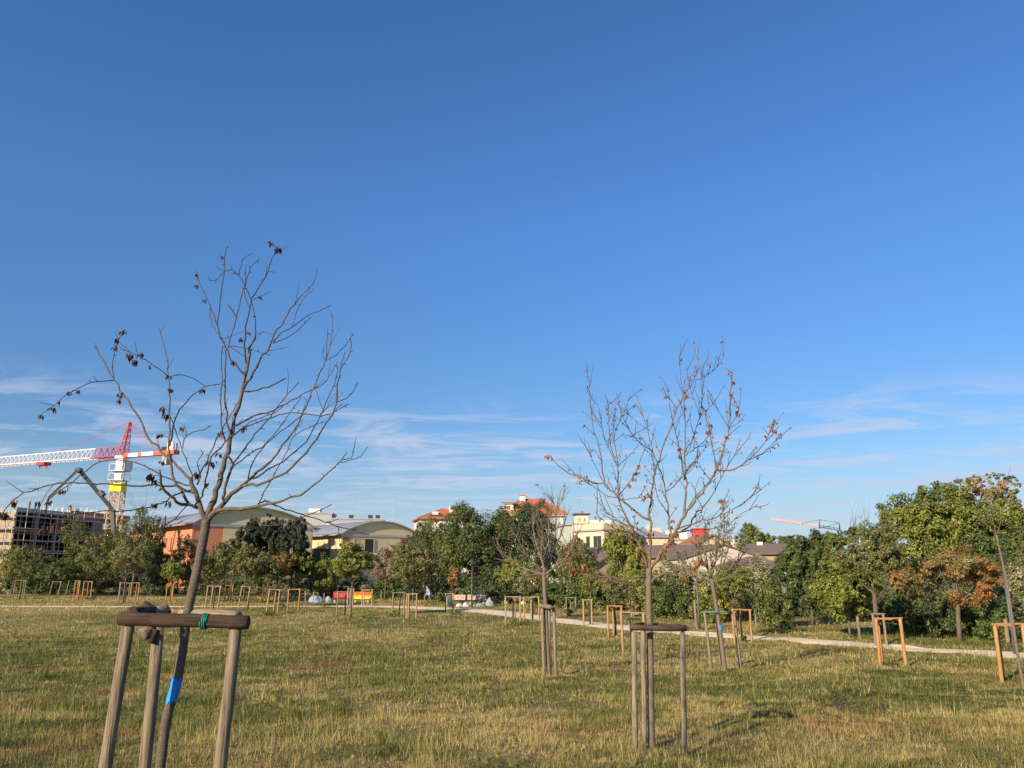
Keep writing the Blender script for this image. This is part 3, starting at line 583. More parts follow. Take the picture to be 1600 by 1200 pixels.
for x, y, k, n in [(1040, 830, 'F5', 16), (1032, 826, 'F1', 8), (1036, 842, 'F5', 12), (1045, 826, 'F4', 8), (1065, 866, 'F11', 8), (1075, 862, 'F11', 8), (1055, 858, 'F5', 8), (890, 884, 'F10a', 14), (906, 877, 'F10', 12), (911, 876, 'F10', 8), (884, 850, 'F10a', 6),
                   (1002, 735, 'F3h', 10), (1007, 760, 'F3c', 12), (1000, 752, 'F3h', 8), (1058, 693, 'F5c', 10), (1131, 778, 'F7a', 12), (1132, 800, 'F7', 8), (1120, 672, 'F5f', 10), (1139, 690, 'F5', 10), (1142, 605, 'F5', 8), (1156, 632, 'F5h', 6), (1205, 672, 'F5e', 6), (1210, 655, 'F5e', 6), (857, 711, 'F3', 6), (1095, 905, 'F11', 5), (990, 870, 'F2', 5), (930, 865, 'F10', 8), (932, 855, 'F10a', 6)]:
    g = geo2[k]; d = min(g, key=lambda q: (q.x-x)**2+(q.y-y)**2)
    for _ in range(max(3, n//2)):
        e = rng.choice([q for q in g if (q.x-d.x)**2+(q.y-d.y)**2 < 170]); leaf_cluster_mesh(mb, ti, P(e.x, e.y, e.z)-t2.location+Vector((rng.gauss(0, .02), rng.gauss(0, .02), -.01)), .066, 4, rng)
tinted(mb, ti, 'rusty_leaves', M['rust_leaf'], t2)
# procedural bare crowns for the smaller ones
def grow(root, mats, start, dirs, length, r0, rng, levels=3, droop=-.02, mbs=None, spread=.55, kids=(3, 5), seg=7, tipcol=None):
    stack = [(Vector(start), Vector(d).normalized(), length*rng.uniform(.8, 1.1), r0, levels) for d in dirs]
    while stack:
        p, d, ln, r, lv = stack.pop(); pts = [p.copy()]; dd = d.copy()
        for i in range(seg):
            dd = (dd+Vector((rng.gauss(0, .07), rng.gauss(0, .07), rng.gauss(0, .05)-droop))).normalized()
            pts.append(pts[-1]+dd*ln/seg)
        rad_ = [r*(1-.72*i/seg) for i in range(seg+1)]
        (mbs[lv] if mbs else MB()).tube(pts, rad_, 6 if lv > 1 else 4)
        if tipcol is not None: tipcol.extend(pts[2:])
        if lv > 0:
            for k in range(rng.randint(*kids)):
                i = rng.randint(2, seg); q = pts[i]; t = (pts[i]-pts[i-1]).normalized()
                s = t.cross(Vector((rng.gauss(0, 1), rng.gauss(0, 1), rng.gauss(0, 1)))).normalized()
                nd = (t+s*spread*rng.uniform(.6, 1.3)+Vector((0, 0, .12))).normalized()
                stack.append((q, nd, ln*rng.uniform(.45, .7), rad_[i]*.62, lv-1))
def bare_tree(label, trunk_px, r_px, limbs_px, mats, rng, depth, levels=2, sub=.75, twigs=(3, 5), leaf=None, leaf_n=0, leaf_size=.05, extra=None):
    tp = trunk_down(trunk_px, depth); base = P(tp[0][0], tp[0][1], depth); base.z = ground_z(base.x, base.y)
    root = thing('bare_tree', label, 'tree', base, 'bare young trees'); S = depth/F
    sp, sr = smooth_px([(x, y, depth) for x, y in tp], r_px); mb = MB(); pts = rel(root, [P(a.x, a.y, a.z) for a in sp]); pts[0].z -= .1
    mb.tube(pts, [r*S for r in sr], 10, jit=.06, rng=rng); mb.build('trunk', mats[0], root, True); tips = []
    for lp, kd, r0 in limbs_px:
        acc = 0; p3 = [(lp[0][0], lp[0][1], depth)]
        for i in range(1, len(lp)):
            acc += math.hypot(lp[i][0]-lp[i-1][0], lp[i][1]-lp[i-1][1])*S; p3.append((lp[i][0], lp[i][1], depth+kd*acc))
        sp, sr = smooth_px(p3, (r0, r0*.35), 7); mb = MB(); pts = rel(root, [P(a.x, a.y, a.z) for a in sp]); mb.tube(pts, [max(r, .45)*S for r in sr], 7)
        mbs = {i: mb for i in range(6)}
        for i in range(2, len(pts)):
            for _ in range(rng.choice(twigs)):
                if rng.random() < .55: continue
                t = (pts[i]-pts[i-1]).normalized(); s = t.cross(Vector((rng.gauss(0, 1), rng.gauss(0, 1), rng.gauss(0, 1)))).normalized()
                grow(root, mats, pts[i], [t+s*.6+Vector((0, 0, .25))], sub*rng.uniform(.4, 1), max(sr[i]*.45, .5)*S, rng, levels-1, -.03, mbs, .6, (1, 3), 5, tips)
        tips += pts; mb.build('branch', mats[1], root, True)
    if leaf:
        mb = MB(); ti = []
        for q in tips:
            if rng.random() < leaf_n: leaf_cluster_mesh(mb, ti, q, leaf_size*rng.uniform(.6, 1.3), rng.choice((1, 2, 3)), rng, .2)
        tinted(mb, ti, 'sparse_leaves', leaf, root)
    return root, tips
M['sage_leaf'] = leafmat('pale_sage_leaf', (.13, .12, .06), (.24, .22, .12), (.30, .27, .16))
M['twig3'] = surf('pale_twig_bark', (.24, .19, .145), (.14, .105, .08), (30, 30, 30), .85, .2)
d3 = G(858, 1056).y
t3, tips3 = bare_tree('leafless grey tree with a fine fan of twigs, in the narrow grey stakes at centre', [(858, 1056), (855, 1000), (852, 940), (850, 905), (850, 886)], (3.7, 3.0),
    [([(850, 890), (845, 870), (838, 850), (834, 830), (836, 808)], .3, 1.7), ([(850, 888), (853, 865), (858, 845), (857, 820), (862, 795)], -.2, 1.9), ([(851, 888), (862, 865), (872, 845), (880, 825), (885, 808)], .4, 1.7),
     ([(850, 895), (836, 880), (822, 865), (812, 848), (806, 835)], -.4, 1.5), ([(850, 898), (830, 892), (812, 885), (795, 872), (781, 863)], .4, 1.3), ([(851, 898), (868, 885), (884, 872), (893, 855), (900, 838)], -.4, 1.5),
     ([(850, 900), (838, 898), (822, 898), (808, 903)], -.5, 1.1), ([(851, 886), (856, 868), (864, 850), (868, 830), (869, 800), (872, 782)], .1, 1.8), ([(851, 890), (846, 860), (848, 830), (845, 810)], -.5, 1.4), ([(872, 795), (866, 788), (862, 780)], .3, .7), ([(871, 795), (877, 785), (880, 772)], .3, .7)],
    (M['bark_grey'], M['twig3']), rng, d3, 2, .62, (4, 6), M['rust_leaf'], .012, .09)
d4 = G(1133, 1049).y
t4, tips4 = bare_tree('slanting sapling with a blue paint mark and a hazy grey-green crown, tied in leaning stakes', [(1133, 1049), (1125, 985), (1117, 935), (1112, 905)], (3.7, 2.8),
    [([(1113, 908), (1095, 900), (1082, 895), (1070, 884), (1064, 872)], .3, 1.4), ([(1112, 903), (1106, 889), (1099, 879), (1092, 862), (1085, 848)], -.3, 1.6), ([(1112, 903), (1112, 880), (1109, 860), (1106, 838)], .2, 1.8), ([(1113, 903), (1124, 890), (1132, 877), (1138, 855), (1140, 840)], -.3, 1.7),
     ([(1114, 908), (1126, 907), (1140, 899), (1150, 886), (1153, 870), (1158, 852)], .4, 1.5), ([(1112, 895), (1118, 878), (1120, 858), (1124, 840)], .4, 1.3), ([(1106, 889), (1104, 870), (1098, 850)], .5, 1.2), ([(1124, 890), (1128, 870), (1130, 845), (1132, 825)], -.4, 1.2)],
    (M['bark_grey'], M['twig3']), rng, d4, 2, .6, (4, 5), M['sage_leaf'], .8, .075)
mb = MB(); pts = rel(t4, [P(x, y, d4) for x, y in ((1125.4, 984), (1124.4, 976))]); mb.tube(pts, 3.45*d4/F, 10, cap=False); mb.build('paint_band', M['blue_paint'], t4, True)
d5 = G(1599, 1076).y
t5, tips5 = bare_tree('thin leaning leafless sapling at the right edge, rising past the lamp post', [(1601, 1080), (1593, 1040), (1583, 975), (1572, 905), (1562, 860), (1557, 836)], (2.6, 1.3),
    [([(1573, 905), (1583, 890), (1592, 870), (1600, 852), (1606, 835)], -.3, .9), ([(1558, 838), (1548, 826), (1538, 815), (1530, 800)], .3, .9), ([(1557, 836), (1562, 822), (1566, 805), (1568, 790)], -.3, .9), ([(1557, 836), (1553, 820), (1548, 800), (1546, 785)], .4, .8)],
    (M['bark_grey'], M['twig2']), rng, d5, 2, .5, (1, 2))
# ------------------------------------------------------------------ leafy trees and shrubs
LEAF = {
 'ball': leafmat('clipped_evergreen_leaf', (0.020, 0.031, 0.019), (0.047, 0.065, 0.036), (0.084, 0.103, 0.056), .08),
 'holm': leafmat('dark_evergreen_leaf', (0.029, 0.044, 0.024), (0.076, 0.103, 0.047), (0.148, 0.177, 0.078), .1),
 'dark': leafmat('deep_green_leaf', (0.040, 0.062, 0.020), (0.103, 0.141, 0.045), (0.197, 0.236, 0.078), .2),
 'green': leafmat('mid_green_leaf', (0.065, 0.091, 0.026), (0.164, 0.198, 0.056), (0.295, 0.315, 0.099)),
 'bright': leafmat('bright_green_leaf', (0.095, 0.124, 0.026), (0.258, 0.292, 0.058), (0.432, 0.432, 0.118)),
 'olive': leafmat('olive_leaf', (0.102, 0.102, 0.038), (0.258, 0.241, 0.095), (0.432, 0.373, 0.177)),
 'yellow': leafmat('yellow_green_leaf', (0.124, 0.139, 0.024), (0.326, 0.326, 0.052), (0.590, 0.472, 0.099)),
 'silver': leafmat('silvery_leaf', (0.146, 0.153, 0.081), (0.344, 0.344, 0.189), (0.570, 0.550, 0.334)),
 'autumn': leafmat('orange_autumn_leaf', (0.180, 0.118, 0.041), (0.396, 0.174, 0.062), (0.651, 0.311, 0.113)),
 'dying': leafmat('dying_brown_leaf', (0.146, 0.110, 0.065), (0.344, 0.250, 0.155), (0.550, 0.413, 0.276)),
 'rust': leafmat('rust_mixed_leaf', (0.175, 0.139, 0.044), (0.447, 0.223, 0.076), (0.708, 0.334, 0.118)),
}
def crown(rs, lobes, n, leaf, clump=.34, shell=.55, flat=.0):
    """n small leaves in clumps through the volume of the given lobes (centre, radii)."""
    vol = np.array([r[0]*r[1]*r[2] for c, r in lobes])**.67; vol = vol/vol.sum()
    PTS, NRM, TNT = [], [], []
    for (c, r), f in zip(lobes, vol):
        m = max(60, int(n*f)); c = np.array(c); r = np.array(r)
        k = max(6, int(26*(r.mean()**.5)))
        d = rs.normal(size=(k, 3)); d /= np.linalg.norm(d, axis=1)[:, None]
        cc = d*(rs.uniform(shell, 1.0, k)**.6)[:, None]; cs = rs.uniform(.55, 1.25, k)*clump
        ct = rs.uniform(.1, .85, k)
        w = rs.integers(0, k, m); g = rs.normal(size=(m, 3)); g /= np.linalg.norm(g, axis=1)[:, None]
        off = g*(rs.uniform(0, 1, m)**.45)[:, None]*cs[w][:, None]*np.array((1, 1, .8))
        p = cc[w]+off; PTS.append(c+p*r)
        nn = g*.8+cc[w]*.6+rs.normal(size=(m, 3))*.55+np.array((0, 0, .35)); NRM.append(nn/np.linalg.norm(nn, axis=1)[:, None])
        TNT.append(np.clip(ct[w]*.45+rs.uniform(0, .65, m), 0, 1))
    p = np.concatenate(PTS); nrm = np.concatenate(NRM); t = np.concatenate(TNT); m = len(p)
    a = np.cross(nrm, rs.normal(size=(m, 3))); a /= np.linalg.norm(a, axis=1)[:, None]+1e-9; b = np.cross(nrm, a)
    s = leaf*rs.uniform(.55, 1.25, m)[:, None]
    V = np.stack([p-a*s*.9, p+b*s*.42+nrm*s*.12, p+a*s*.9, p-b*s*.42+nrm*s*.12], 1).reshape(-1, 3)
    return V, np.repeat(t, 4)
def leaf_object(name, V, T, mat, parent):
    me = np_mesh(name, V, 4, np.arange(len(V)), mat)
    at = me.attributes.new('tint', 'FLOAT', 'POINT'); at.data.foreach_set('value', T.astype(np.float32))
    return link(bpy.data.objects.new(name, me), parent)
LEAVES = 0
def leafy(name, label, cat, x, by, ty, hw, cb, kind, seed, n, leaf, Y=None, k=6, group=None, shape='round', trunk=.0, lean=0, part='crown', twigs=0, clump=.34, mix=None, shell=.55):
    """x, by, ty, cb: picture column, base row, top row, crown-bottom row; hw half width in picture columns; Y depth when the base is hidden."""
    global LEAVES
    rs = np.random.default_rng(seed); rn = random.Random(seed)
    if Y is None: b = G(x, by)
    else: b = P(x, HORIZON, Y); b.z = ground_z(b.x, b.y)
    Yd = b.y; top = P(x, ty, Yd).z-b.z; bot = max(P(x, cb, Yd).z-b.z, -.05); w = hw*Yd/F
    if part == 'foliage' and cat == 'shrub': bot = -.55*top
    root = thing(name, label, cat, b, group)
    hc = (top-bot)/2; mid = bot+hc; lobes = []
    lx = (P(x+lean, ty, Yd).x-b.x) if lean else 0
    if shape == 'cone':
        for i in range(k+2):
            f = i/(k+1); r = w*(1-.82*f)*rn.uniform(.85, 1.1); lobes.append(((rn.gauss(0, .1*w)+lx*f, rn.gauss(0, .1*w), bot+(top-bot)*(.08+.86*f)), (r, r, (top-bot)*.17)))
    elif shape == 'column':
        for i in range(k):
            f = i/(k-1); r = w*(.8+.3*math.sin(math.pi*f))*rn.uniform(.8, 1.1); lobes.append(((rn.gauss(0, .2*w)+lx*f, rn.gauss(0, .2*w), bot+(top-bot)*(.1+.78*f)), (r*.8, r*.8, (top-bot)*.2)))
    else:
        lobes.append(((lx*.5, 0, mid), (w*.72, w*.72, hc*.82)))
        for i in range(k):
            a = 2*math.pi*(i+rn.random()*.6)/k; e = rn.uniform(-.5, .75); q = math.sqrt(max(0, 1-e*e))
            s = rn.uniform(.32, .5)
            lobes.append(((math.cos(a)*w*q*(1-s*.85)+lx*(.5+e*.5), math.sin(a)*w*q*(1-s*.85), mid+e*hc*(1-s*.7)), (w*s, w*s, hc*s*rn.uniform(.8, 1.2))))
        lobes.append(((rn.uniform(-.3, .3)*w+lx, 0, top-hc*.36), (w*.36, w*.36, hc*.37)))
    V, T = crown(rs, lobes, int(n*1.38), leaf*.72, clump, shell)
    ok = V.reshape(-1, 4, 3)[:, :, 2].min(1) > .01; V = V.reshape(-1, 4, 3)[ok].reshape(-1, 3); T = T.reshape(-1, 4)[ok].ravel()
    LEAVES += len(V)//2
    if mix:
        q = rs.uniform(0, 1, len(lobes)); frac, m2 = mix
        ctr = V.reshape(-1, 4, 3).mean(1); sel = fbm(ctr[:, 0]*1.6/max(w, .6)+seed, ctr[:, 2]*1.6/max(w, .6), seed, 2)+rs.uniform(-.16, .16, len(ctr)) < frac
        s4 = np.repeat(sel, 4)
        leaf_object(part, V[~s4], T[~s4], LEAF[kind], root)
        if s4.any(): leaf_object('turning_leaves', V[s4], T[s4], LEAF[m2], root)
    else: leaf_object(part, V, T, LEAF[kind], root)
    tr = trunk or max(.03, .0095*top+.012)
    mb = MB(); mt = max(mid, top*.35); pts = [(0, 0, -.1)]+[(lx*.5*f+rn.gauss(0, .02), rn.gauss(0, .02), mt*1.25*f) for f in (.2, .4, .6, .8, 1)]
    mb.tube(pts, [tr*1.2, tr*1.05, tr, tr*.85, tr*.65, tr*.4], 8); mb.build('trunk', M['bark_far'], root, True)
    mb = MB()
    for c, r in lobes[:10]:
        z0 = max(bot*.95, mid*.55)*rn.uniform(.85, 1.1); c = Vector(c); s0 = Vector((lx*.3, 0, max(z0, .15)))
        m_ = (s0+c)/2+Vector((rn.gauss(0, .08*w), rn.gauss(0, .08*w), -.06*w)); mb.tube([s0, m_, c, c+(c-m_)*.5], [tr*.45, tr*.33, tr*.2, tr*.08], 5)
    if twigs:
        mbs = {i: mb for i in range(5)}
        for i in range(twigs):
            a = rn.uniform(0, 2*math.pi); q = Vector((math.cos(a)*w*.5*rn.random(), math.sin(a)*w*.5*rn.random(), top*.86))
            grow(root, None, q, [(rn.gauss(0, .3), rn.gauss(0, .3), 1)], hc*.7, .012+Yd*.00012, rn, 1, 0, mbs, .5, (2, 4), 5)
    mb.build('branches', M['bark_far'], root, True)
    return root
YT = 'row of young trees in stakes'; SH = 'hedge shrubs'; BT = 'background trees'
T_ = lambda label, *a, **k: leafy('young_tree', label, 'tree', *a, group=YT, **k)
B_ = lambda label, *a, **k: leafy('tree', label, 'tree', *a, group=BT, **k)
S_ = lambda label, *a, **k: leafy('shrub', label, 'shrub', *a, group=SH, part='foliage', **k)
# left row in front of the building site
T_('small yellow-green tree at the far left edge below the scaffolding', 18, 929, 852, 30, 912, 'yellow', 1, 5200, .16, mix=(.3, 'green'))
T_('thin dull olive tree in the leftmost grey stakes', 30, 937, 848, 30, 910, 'olive', 2, 3600, .15, clump=.28, mix=(.5, 'green'))
T_('loose green tree in front of the scaffold corner', 62, 930, 866, 28, 908, 'green', 30, 5200, .16)
T_('tall narrow green tree in front of the scaffolded wall', 112, 928, 806, 26, 912, 'green', 3, 5200, .17, shape='column', k=6)
T_('dense green tree behind the leftmost orange stakes', 92, 932, 872, 34, 915, 'dark', 31, 6000, .17)
T_('broad olive-green tree above the orange stakes at left', 150, 931, 826, 40, 913, 'green', 4, 8000, .17, mix=(.4, 'olive'))
T_('tallest loose tree of the left row, beneath the crane mast', 205, 933, 792, 34, 908, 'green', 5, 8500, .17, mix=(.45, 'olive'), twigs=7)
T_('thin brownish tree in the grey stake cluster beneath the crane', 192, 944, 842, 26, 908, 'olive', 6, 2600, .13, clump=.3)
T_('dark pointed evergreen left of the leaning bare trunk', 244, 931, 820, 27, 934, 'holm', 7, 9000, .17, shape='cone', k=6)
T_('small bright green tree in the stakes beside the dark pointed evergreen', 266, 938, 874, 18, 912, 'bright', 8, 2600, .14)
T_('olive tree just right of the dark pointed evergreen', 288, 930, 832, 30, 914, 'olive', 9, 6500, .16, mix=(.4, 'green'))
T_('round olive-green tree just right of the leaning bare trunk', 330, 944, 846, 32, 912, 'green', 10, 6800, .15, mix=(.5, 'olive'))
T_('round green tree over the stakes before the orange hall', 360, 939, 842, 32, 912, 'green', 11, 6500, .16, mix=(.35, 'olive'))
T_('dull green tree over the pale stakes left of the clipped evergreens', 387, 951, 848, 30, 914, 'olive', 12, 5600, .14, mix=(.5, 'green'))
T_('small green tree under the clipped dark evergreens', 410, 939, 868, 24, 914, 'green', 32, 4200, .15)
T_('half-orange autumn tree below the clipped dark evergreens', 431, 938, 862, 24, 910, 'olive', 13, 4200, .14, mix=(.62, 'rust'))
T_('yellow-green tree below the right end of the clipped evergreens', 461, 937, 862, 23, 912, 'yellow', 14, 4600, .15, mix=(.4, 'olive'))
T_('full green tree above the blue tarpaulins', 503, 936, 862, 30, 926, 'bright', 15, 8000, .15, mix=(.5, 'green'))
T_('green tree with a wispy top above the red bench', 548, 964, 846, 36, 912, 'bright', 16, 9000, .115, mix=(.45, 'green'), twigs=8)
T_('pale dying brown tree left of the big dark trees', 601, 938, 852, 28, 915, 'dying', 17, 5200, .14, clump=.28, twigs=6)
T_('broad olive tree beside the big dark trees', 645, 942, 846, 40, 922, 'olive', 18, 9500, .15, mix=(.35, 'green'), twigs=5)
T_('small rust-leaved sapling by the walking person', 707, 948, 884, 11, 922, 'rust', 19, 500, .13, clump=.3)
# middle and right
T_('low yellow-green tree under the big dark trees', 806, 944, 868, 30, 926, 'bright', 20, 6500, .13, mix=(.4, 'yellow'))
T_('thin dull tree in the pale stakes by the path', 832, 969, 878, 30, 928, 'olive', 21, 3000, .10, clump=.28)
T_('grey-olive loose tree left of the yellow house', 905, 950, 858, 34, 930, 'olive', 22, 6500, .12, mix=(.5, 'green'), twigs=4)
T_('sapling with green tuft in the tan stakes by the path', 924, 976, 892, 16, 922, 'bright', 23, 1300, .09)
B_('tall bright green tree before the yellow house', 976, 938, 822, 36, 938, 'yellow', 24, 15000, .16, Y=64, mix=(.6, 'bright'), k=8)
T_('small loose olive tree in the fresh stakes beside the path', 962, 994, 900, 30, 936, 'olive', 25, 3600, .08, clump=.28)
S_('dark shrub behind the upright bare tree', 1050, 953, 890, 36, 953, 'dark', 26, 8000, .13, Y=50)
S_('olive shrub left of the dark shrub behind the upright bare tree', 1008, 950, 886, 34, 950, 'olive', 27, 7000, .13, Y=52, mix=(.5, 'bright'))
S_('silvery shrub below the dark tiled roofs', 1046, 945, 868, 38, 945, 'silver', 28, 7500, .14, Y=55, mix=(.4, 'olive'))
S_('silvery bush between the middle lamp post and the slanting sapling', 1078, 955, 862, 34, 955, 'silver', 60, 6000, .13, Y=50, mix=(.5, 'olive'))
S_('yellow-green shrub behind the slanting sapling', 1115, 962, 872, 34, 962, 'yellow', 29, 8500, .12, Y=46, mix=(.5, 'green'))
T_('dark-stemmed loose tree right of the slanting sapling', 1150, 1000, 878, 36, 945, 'bright', 33, 5200, .08, mix=(.5, 'olive'))
S_('pale silvery shrub below the white gable', 1180, 955, 862, 44, 955, 'silver', 34, 10000, .13, Y=50, mix=(.45, 'green'))
S_('dull low shrub between the grey stakes and the dark round shrub', 1205, 972, 900, 34, 972, 'green', 35, 7500, .11, Y=42)
B_('dark round tree right of the brown roofs', 1262, 968, 836, 44, 968, 'dark', 36, 16000, .13, Y=43, k=8)
B_('sunlit bright green tree right of centre with a rounded crown', 1318, 985, 852, 50, 984, 'bright', 37, 20000, .10, Y=35.5, mix=(.45, 'green'), k=8)
T_('olive tree with a pale forked trunk behind the orange stake frame', 1372, 1008, 812, 54, 935, 'olive', 38, 17000, .085, mix=(.6, 'green'), twigs=8, lean=-8, trunk=.085)
B_('huge bright green tree at right, tallest crown in view', 1468, 955, 752, 84, 945, 'green', 39, 30000, .16, Y=47, k=11, mix=(.45, 'bright'))
B_('large deep green tree at the right edge', 1562, 958, 776, 66, 950, 'bright', 40, 20000, .15, Y=44, k=9, mix=(.5, 'dark'))
B_('tall tree with reddish feathery top at the right edge', 1552, 950, 734, 62, 850, 'olive', 41, 5200, .20, Y=56, k=9, mix=(.32, 'rust'), clump=.22, shell=.75)
B_('dense green tree right of the huge bright tree', 1615, 958, 800, 44, 955, 'green', 42, 9000, .15, Y=40)
T_('orange-brown autumn tree with a slanting trunk at right', 1500, 1003, 850, 62, 958, 'autumn', 43, 14000, .08, mix=(.44, 'olive'), clump=.27, lean=-6, twigs=3, trunk=.09)
T_('small orange and olive tree left of the autumn tree', 1425, 990, 876, 24, 948, 'olive', 44, 4500, .085, mix=(.5, 'rust'))
S_('silvery shrub behind the right lamp post', 1580, 990, 868, 36, 990, 'silver', 45, 8000, .10, Y=36, mix=(.4, 'green'))
S_('low dark shrub under the autumn tree', 1480, 992, 925, 46, 992, 'dark', 46, 7500, .10, Y=36)
S_('low dark shrub at the right edge beyond the path', 1560, 995, 918, 44, 995, 'dark', 47, 7500, .10, Y=34)
S_('low dark shrub below the olive tree with the forked trunk', 1400, 985, 925, 40, 985, 'dark', 48, 6500, .10, Y=38)
# big trees
B_('clipped dark evergreen, left ball of the group', 385, 930, 808, 25, 900, 'ball', 50, 8500, .19, Y=80, k=6, clump=.26)
B_('clipped dark evergreen, tallest middle ball of the group', 421, 930, 803, 30, 905, 'ball', 51, 10000, .19, Y=81, k=7, clump=.26)
B_('clipped dark evergreen, right ball of the group', 457, 930, 806, 27, 908, 'ball', 62, 10000, .19, Y=79, k=6, clump=.26)
B_('big dark green tree in the middle of the picture', 738, 938, 784, 60, 938, 'dark', 52, 22000, .20, Y=82, k=10, mix=(.35, 'green'))
B_('big dark tree left of the middle, below the red roofs', 684, 938, 806, 50, 938, 'dark', 53, 15000, .20, Y=86, k=9, mix=(.4, 'green'))
B_('dark tree at the left end of the big trees, under the small villa', 660, 936, 812, 30, 936, 'dark', 61, 7000, .2, Y=92, k=7, mix=(.4, 'olive'))
B_('ivy-covered dark tree in front of the big red-roofed villa', 838, 938, 779, 50, 938, 'holm', 54, 18000, .18, Y=80, k=9, mix=(.4, 'dark'))
B_('dark tree between the two big trees in the middle', 792, 938, 790, 42, 938, 'dark', 55, 11000, .19, Y=85, k=7, mix=(.3, 'olive'))
B_('grey-green tree right of the ivy-covered tree', 902, 938, 838, 36, 938, 'olive', 56, 9000, .17, Y=76, mix=(.5, 'green'))
B_('far green tree behind the brown roofs', 1178, 880, 816, 28, 880, 'green', 57, 6000, .34, Y=150, mix=(.4, 'bright'))
B_('far rounded green tree right of the roofs', 1235, 880, 836, 34, 880, 'olive', 58, 6500, .32, Y=140, mix=(.5, 'green'))
B_('far dark green tree under the distant crane', 1295, 880, 832, 34, 880, 'green', 59, 6500, .32, Y=135)
# hedge that closes the far side of the park
for i, (x, ty, hw, kd, Yh) in enumerate([(-8, 872, 44, 'dark', 95), (68, 888, 36, 'dark', 92), (130, 880, 40, 'holm', 93), (190, 878, 40, 'dark', 94), (300, 880, 42, 'dark', 92), (350, 888, 36, 'holm', 90), (400, 892, 36, 'dark', 90), (452, 894, 34, 'holm', 88), (505, 898, 34, 'dark', 86), (560, 892, 38, 'holm', 84), (612, 890, 36, 'dark', 82), (660, 898, 36, 'holm', 78), (720, 892, 44, 'dark', 74), (775, 890, 40, 'holm', 70), (850, 902, 38, 'dark', 66), (893, 906, 34, 'dark', 62), (940, 902, 36, 'green', 58)]):
    S_(['dark hedge shrub at the far left edge', 'dark hedge shrub below the scaffold corner', 'dark hedge shrub behind the orange stakes', 'dark hedge shrub below the crane mast', 'dark hedge shrub by the leaning bare trunk', 'dark hedge shrub below the orange hall', 'dark hedge shrub below the left clipped evergreen', 'dark hedge shrub below the right clipped evergreen', 'dark hedge shrub behind the blue tarpaulins', 'dark hedge shrub behind the red bench', 'dark hedge shrub behind the pale dying tree', 'dark hedge shrub left of the walking person', 'dark hedge shrub behind the pink benches', 'dark hedge shrub under the big dark trees', 'dark hedge shrub behind the pale stakes by the path', 'dark hedge shrub left of the bright green tree', 'green hedge shrub under the bright green tree'][i],
       x, 932, ty, hw, 932, kd, 200+i, 4000, .19, Y=Yh, k=5)
for i, (x, ty, hw, kd, Yh) in enumerate([(1000, 908, 34, 'dark', 60), (1065, 912, 36, 'green', 57), (1125, 914, 34, 'dark', 54), (1185, 916, 34, 'holm', 52), (1240, 912, 36, 'dark', 52), (1300, 905, 38, 'holm', 50), (1355, 900, 38, 'dark', 50), (1412, 895, 38, 'dark', 48), (1470, 900, 38, 'holm', 46), (1528, 900, 38, 'dark', 45), (1590, 905, 40, 'holm', 42)]):
    S_(['low dark bush behind the pale frame beside the upright bare trunk', 'low green bush left of the middle lamp post', 'low dark bush behind the slanting sapling', 'low dark bush behind the small grey frame beyond the path', 'low dark bush under the dark round tree', 'low dark bush left of the sunlit bright green tree', 'low dark bush behind the olive tree with the forked trunk', 'low dark bush below the huge bright green tree', 'low dark bush left behind the autumn tree', 'low dark bush right behind the autumn tree', 'low dark bush at the far right edge behind the lamp post'][i],
       x, 950, ty, hw, 962, kd, 240+i, 3600, .14, Y=Yh, k=5)
# weed clumps in the meadow
for i, (x, by, w, h, lab) in enumerate([(570, 966, 24, 14, 'green weed clump below the orange and yellow bench'), (511, 950, 9, 8, 'small green weed clump below the blue tarpaulins'), (612, 964, 14, 12, 'green weed clump in the stakes left of the path'), (420, 962, 12, 9, 'dark weed clump at the foot of the tan stakes'), (708, 960, 14, 9, 'dark weed clump at the foot of the stakes by the benches'), (890, 963, 8, 12, 'dark weed clump in the small stakes beyond the path'), (1160, 1002, 8, 10, 'weed clump in the fresh stakes beside the slanting sapling'), (1395, 1042, 10, 9, 'weed tuft at the foot of the orange stake frame'), (142, 938, 9, 7, 'dark weed clump by the orange stakes at left'), (438, 950, 10, 8, 'weed clump behind the tan stakes'), (802, 978, 6, 14, 'young weed shoot inside the pale stakes by the path')]):
    leafy('weed_clump', lab, 'weeds', x, by, by-h, w, by, 'green' if i % 2 else 'bright', 300+i, 900, .055, group='weed clumps', part='foliage', k=5, trunk=.008)
print('leaf quads', LEAVES)
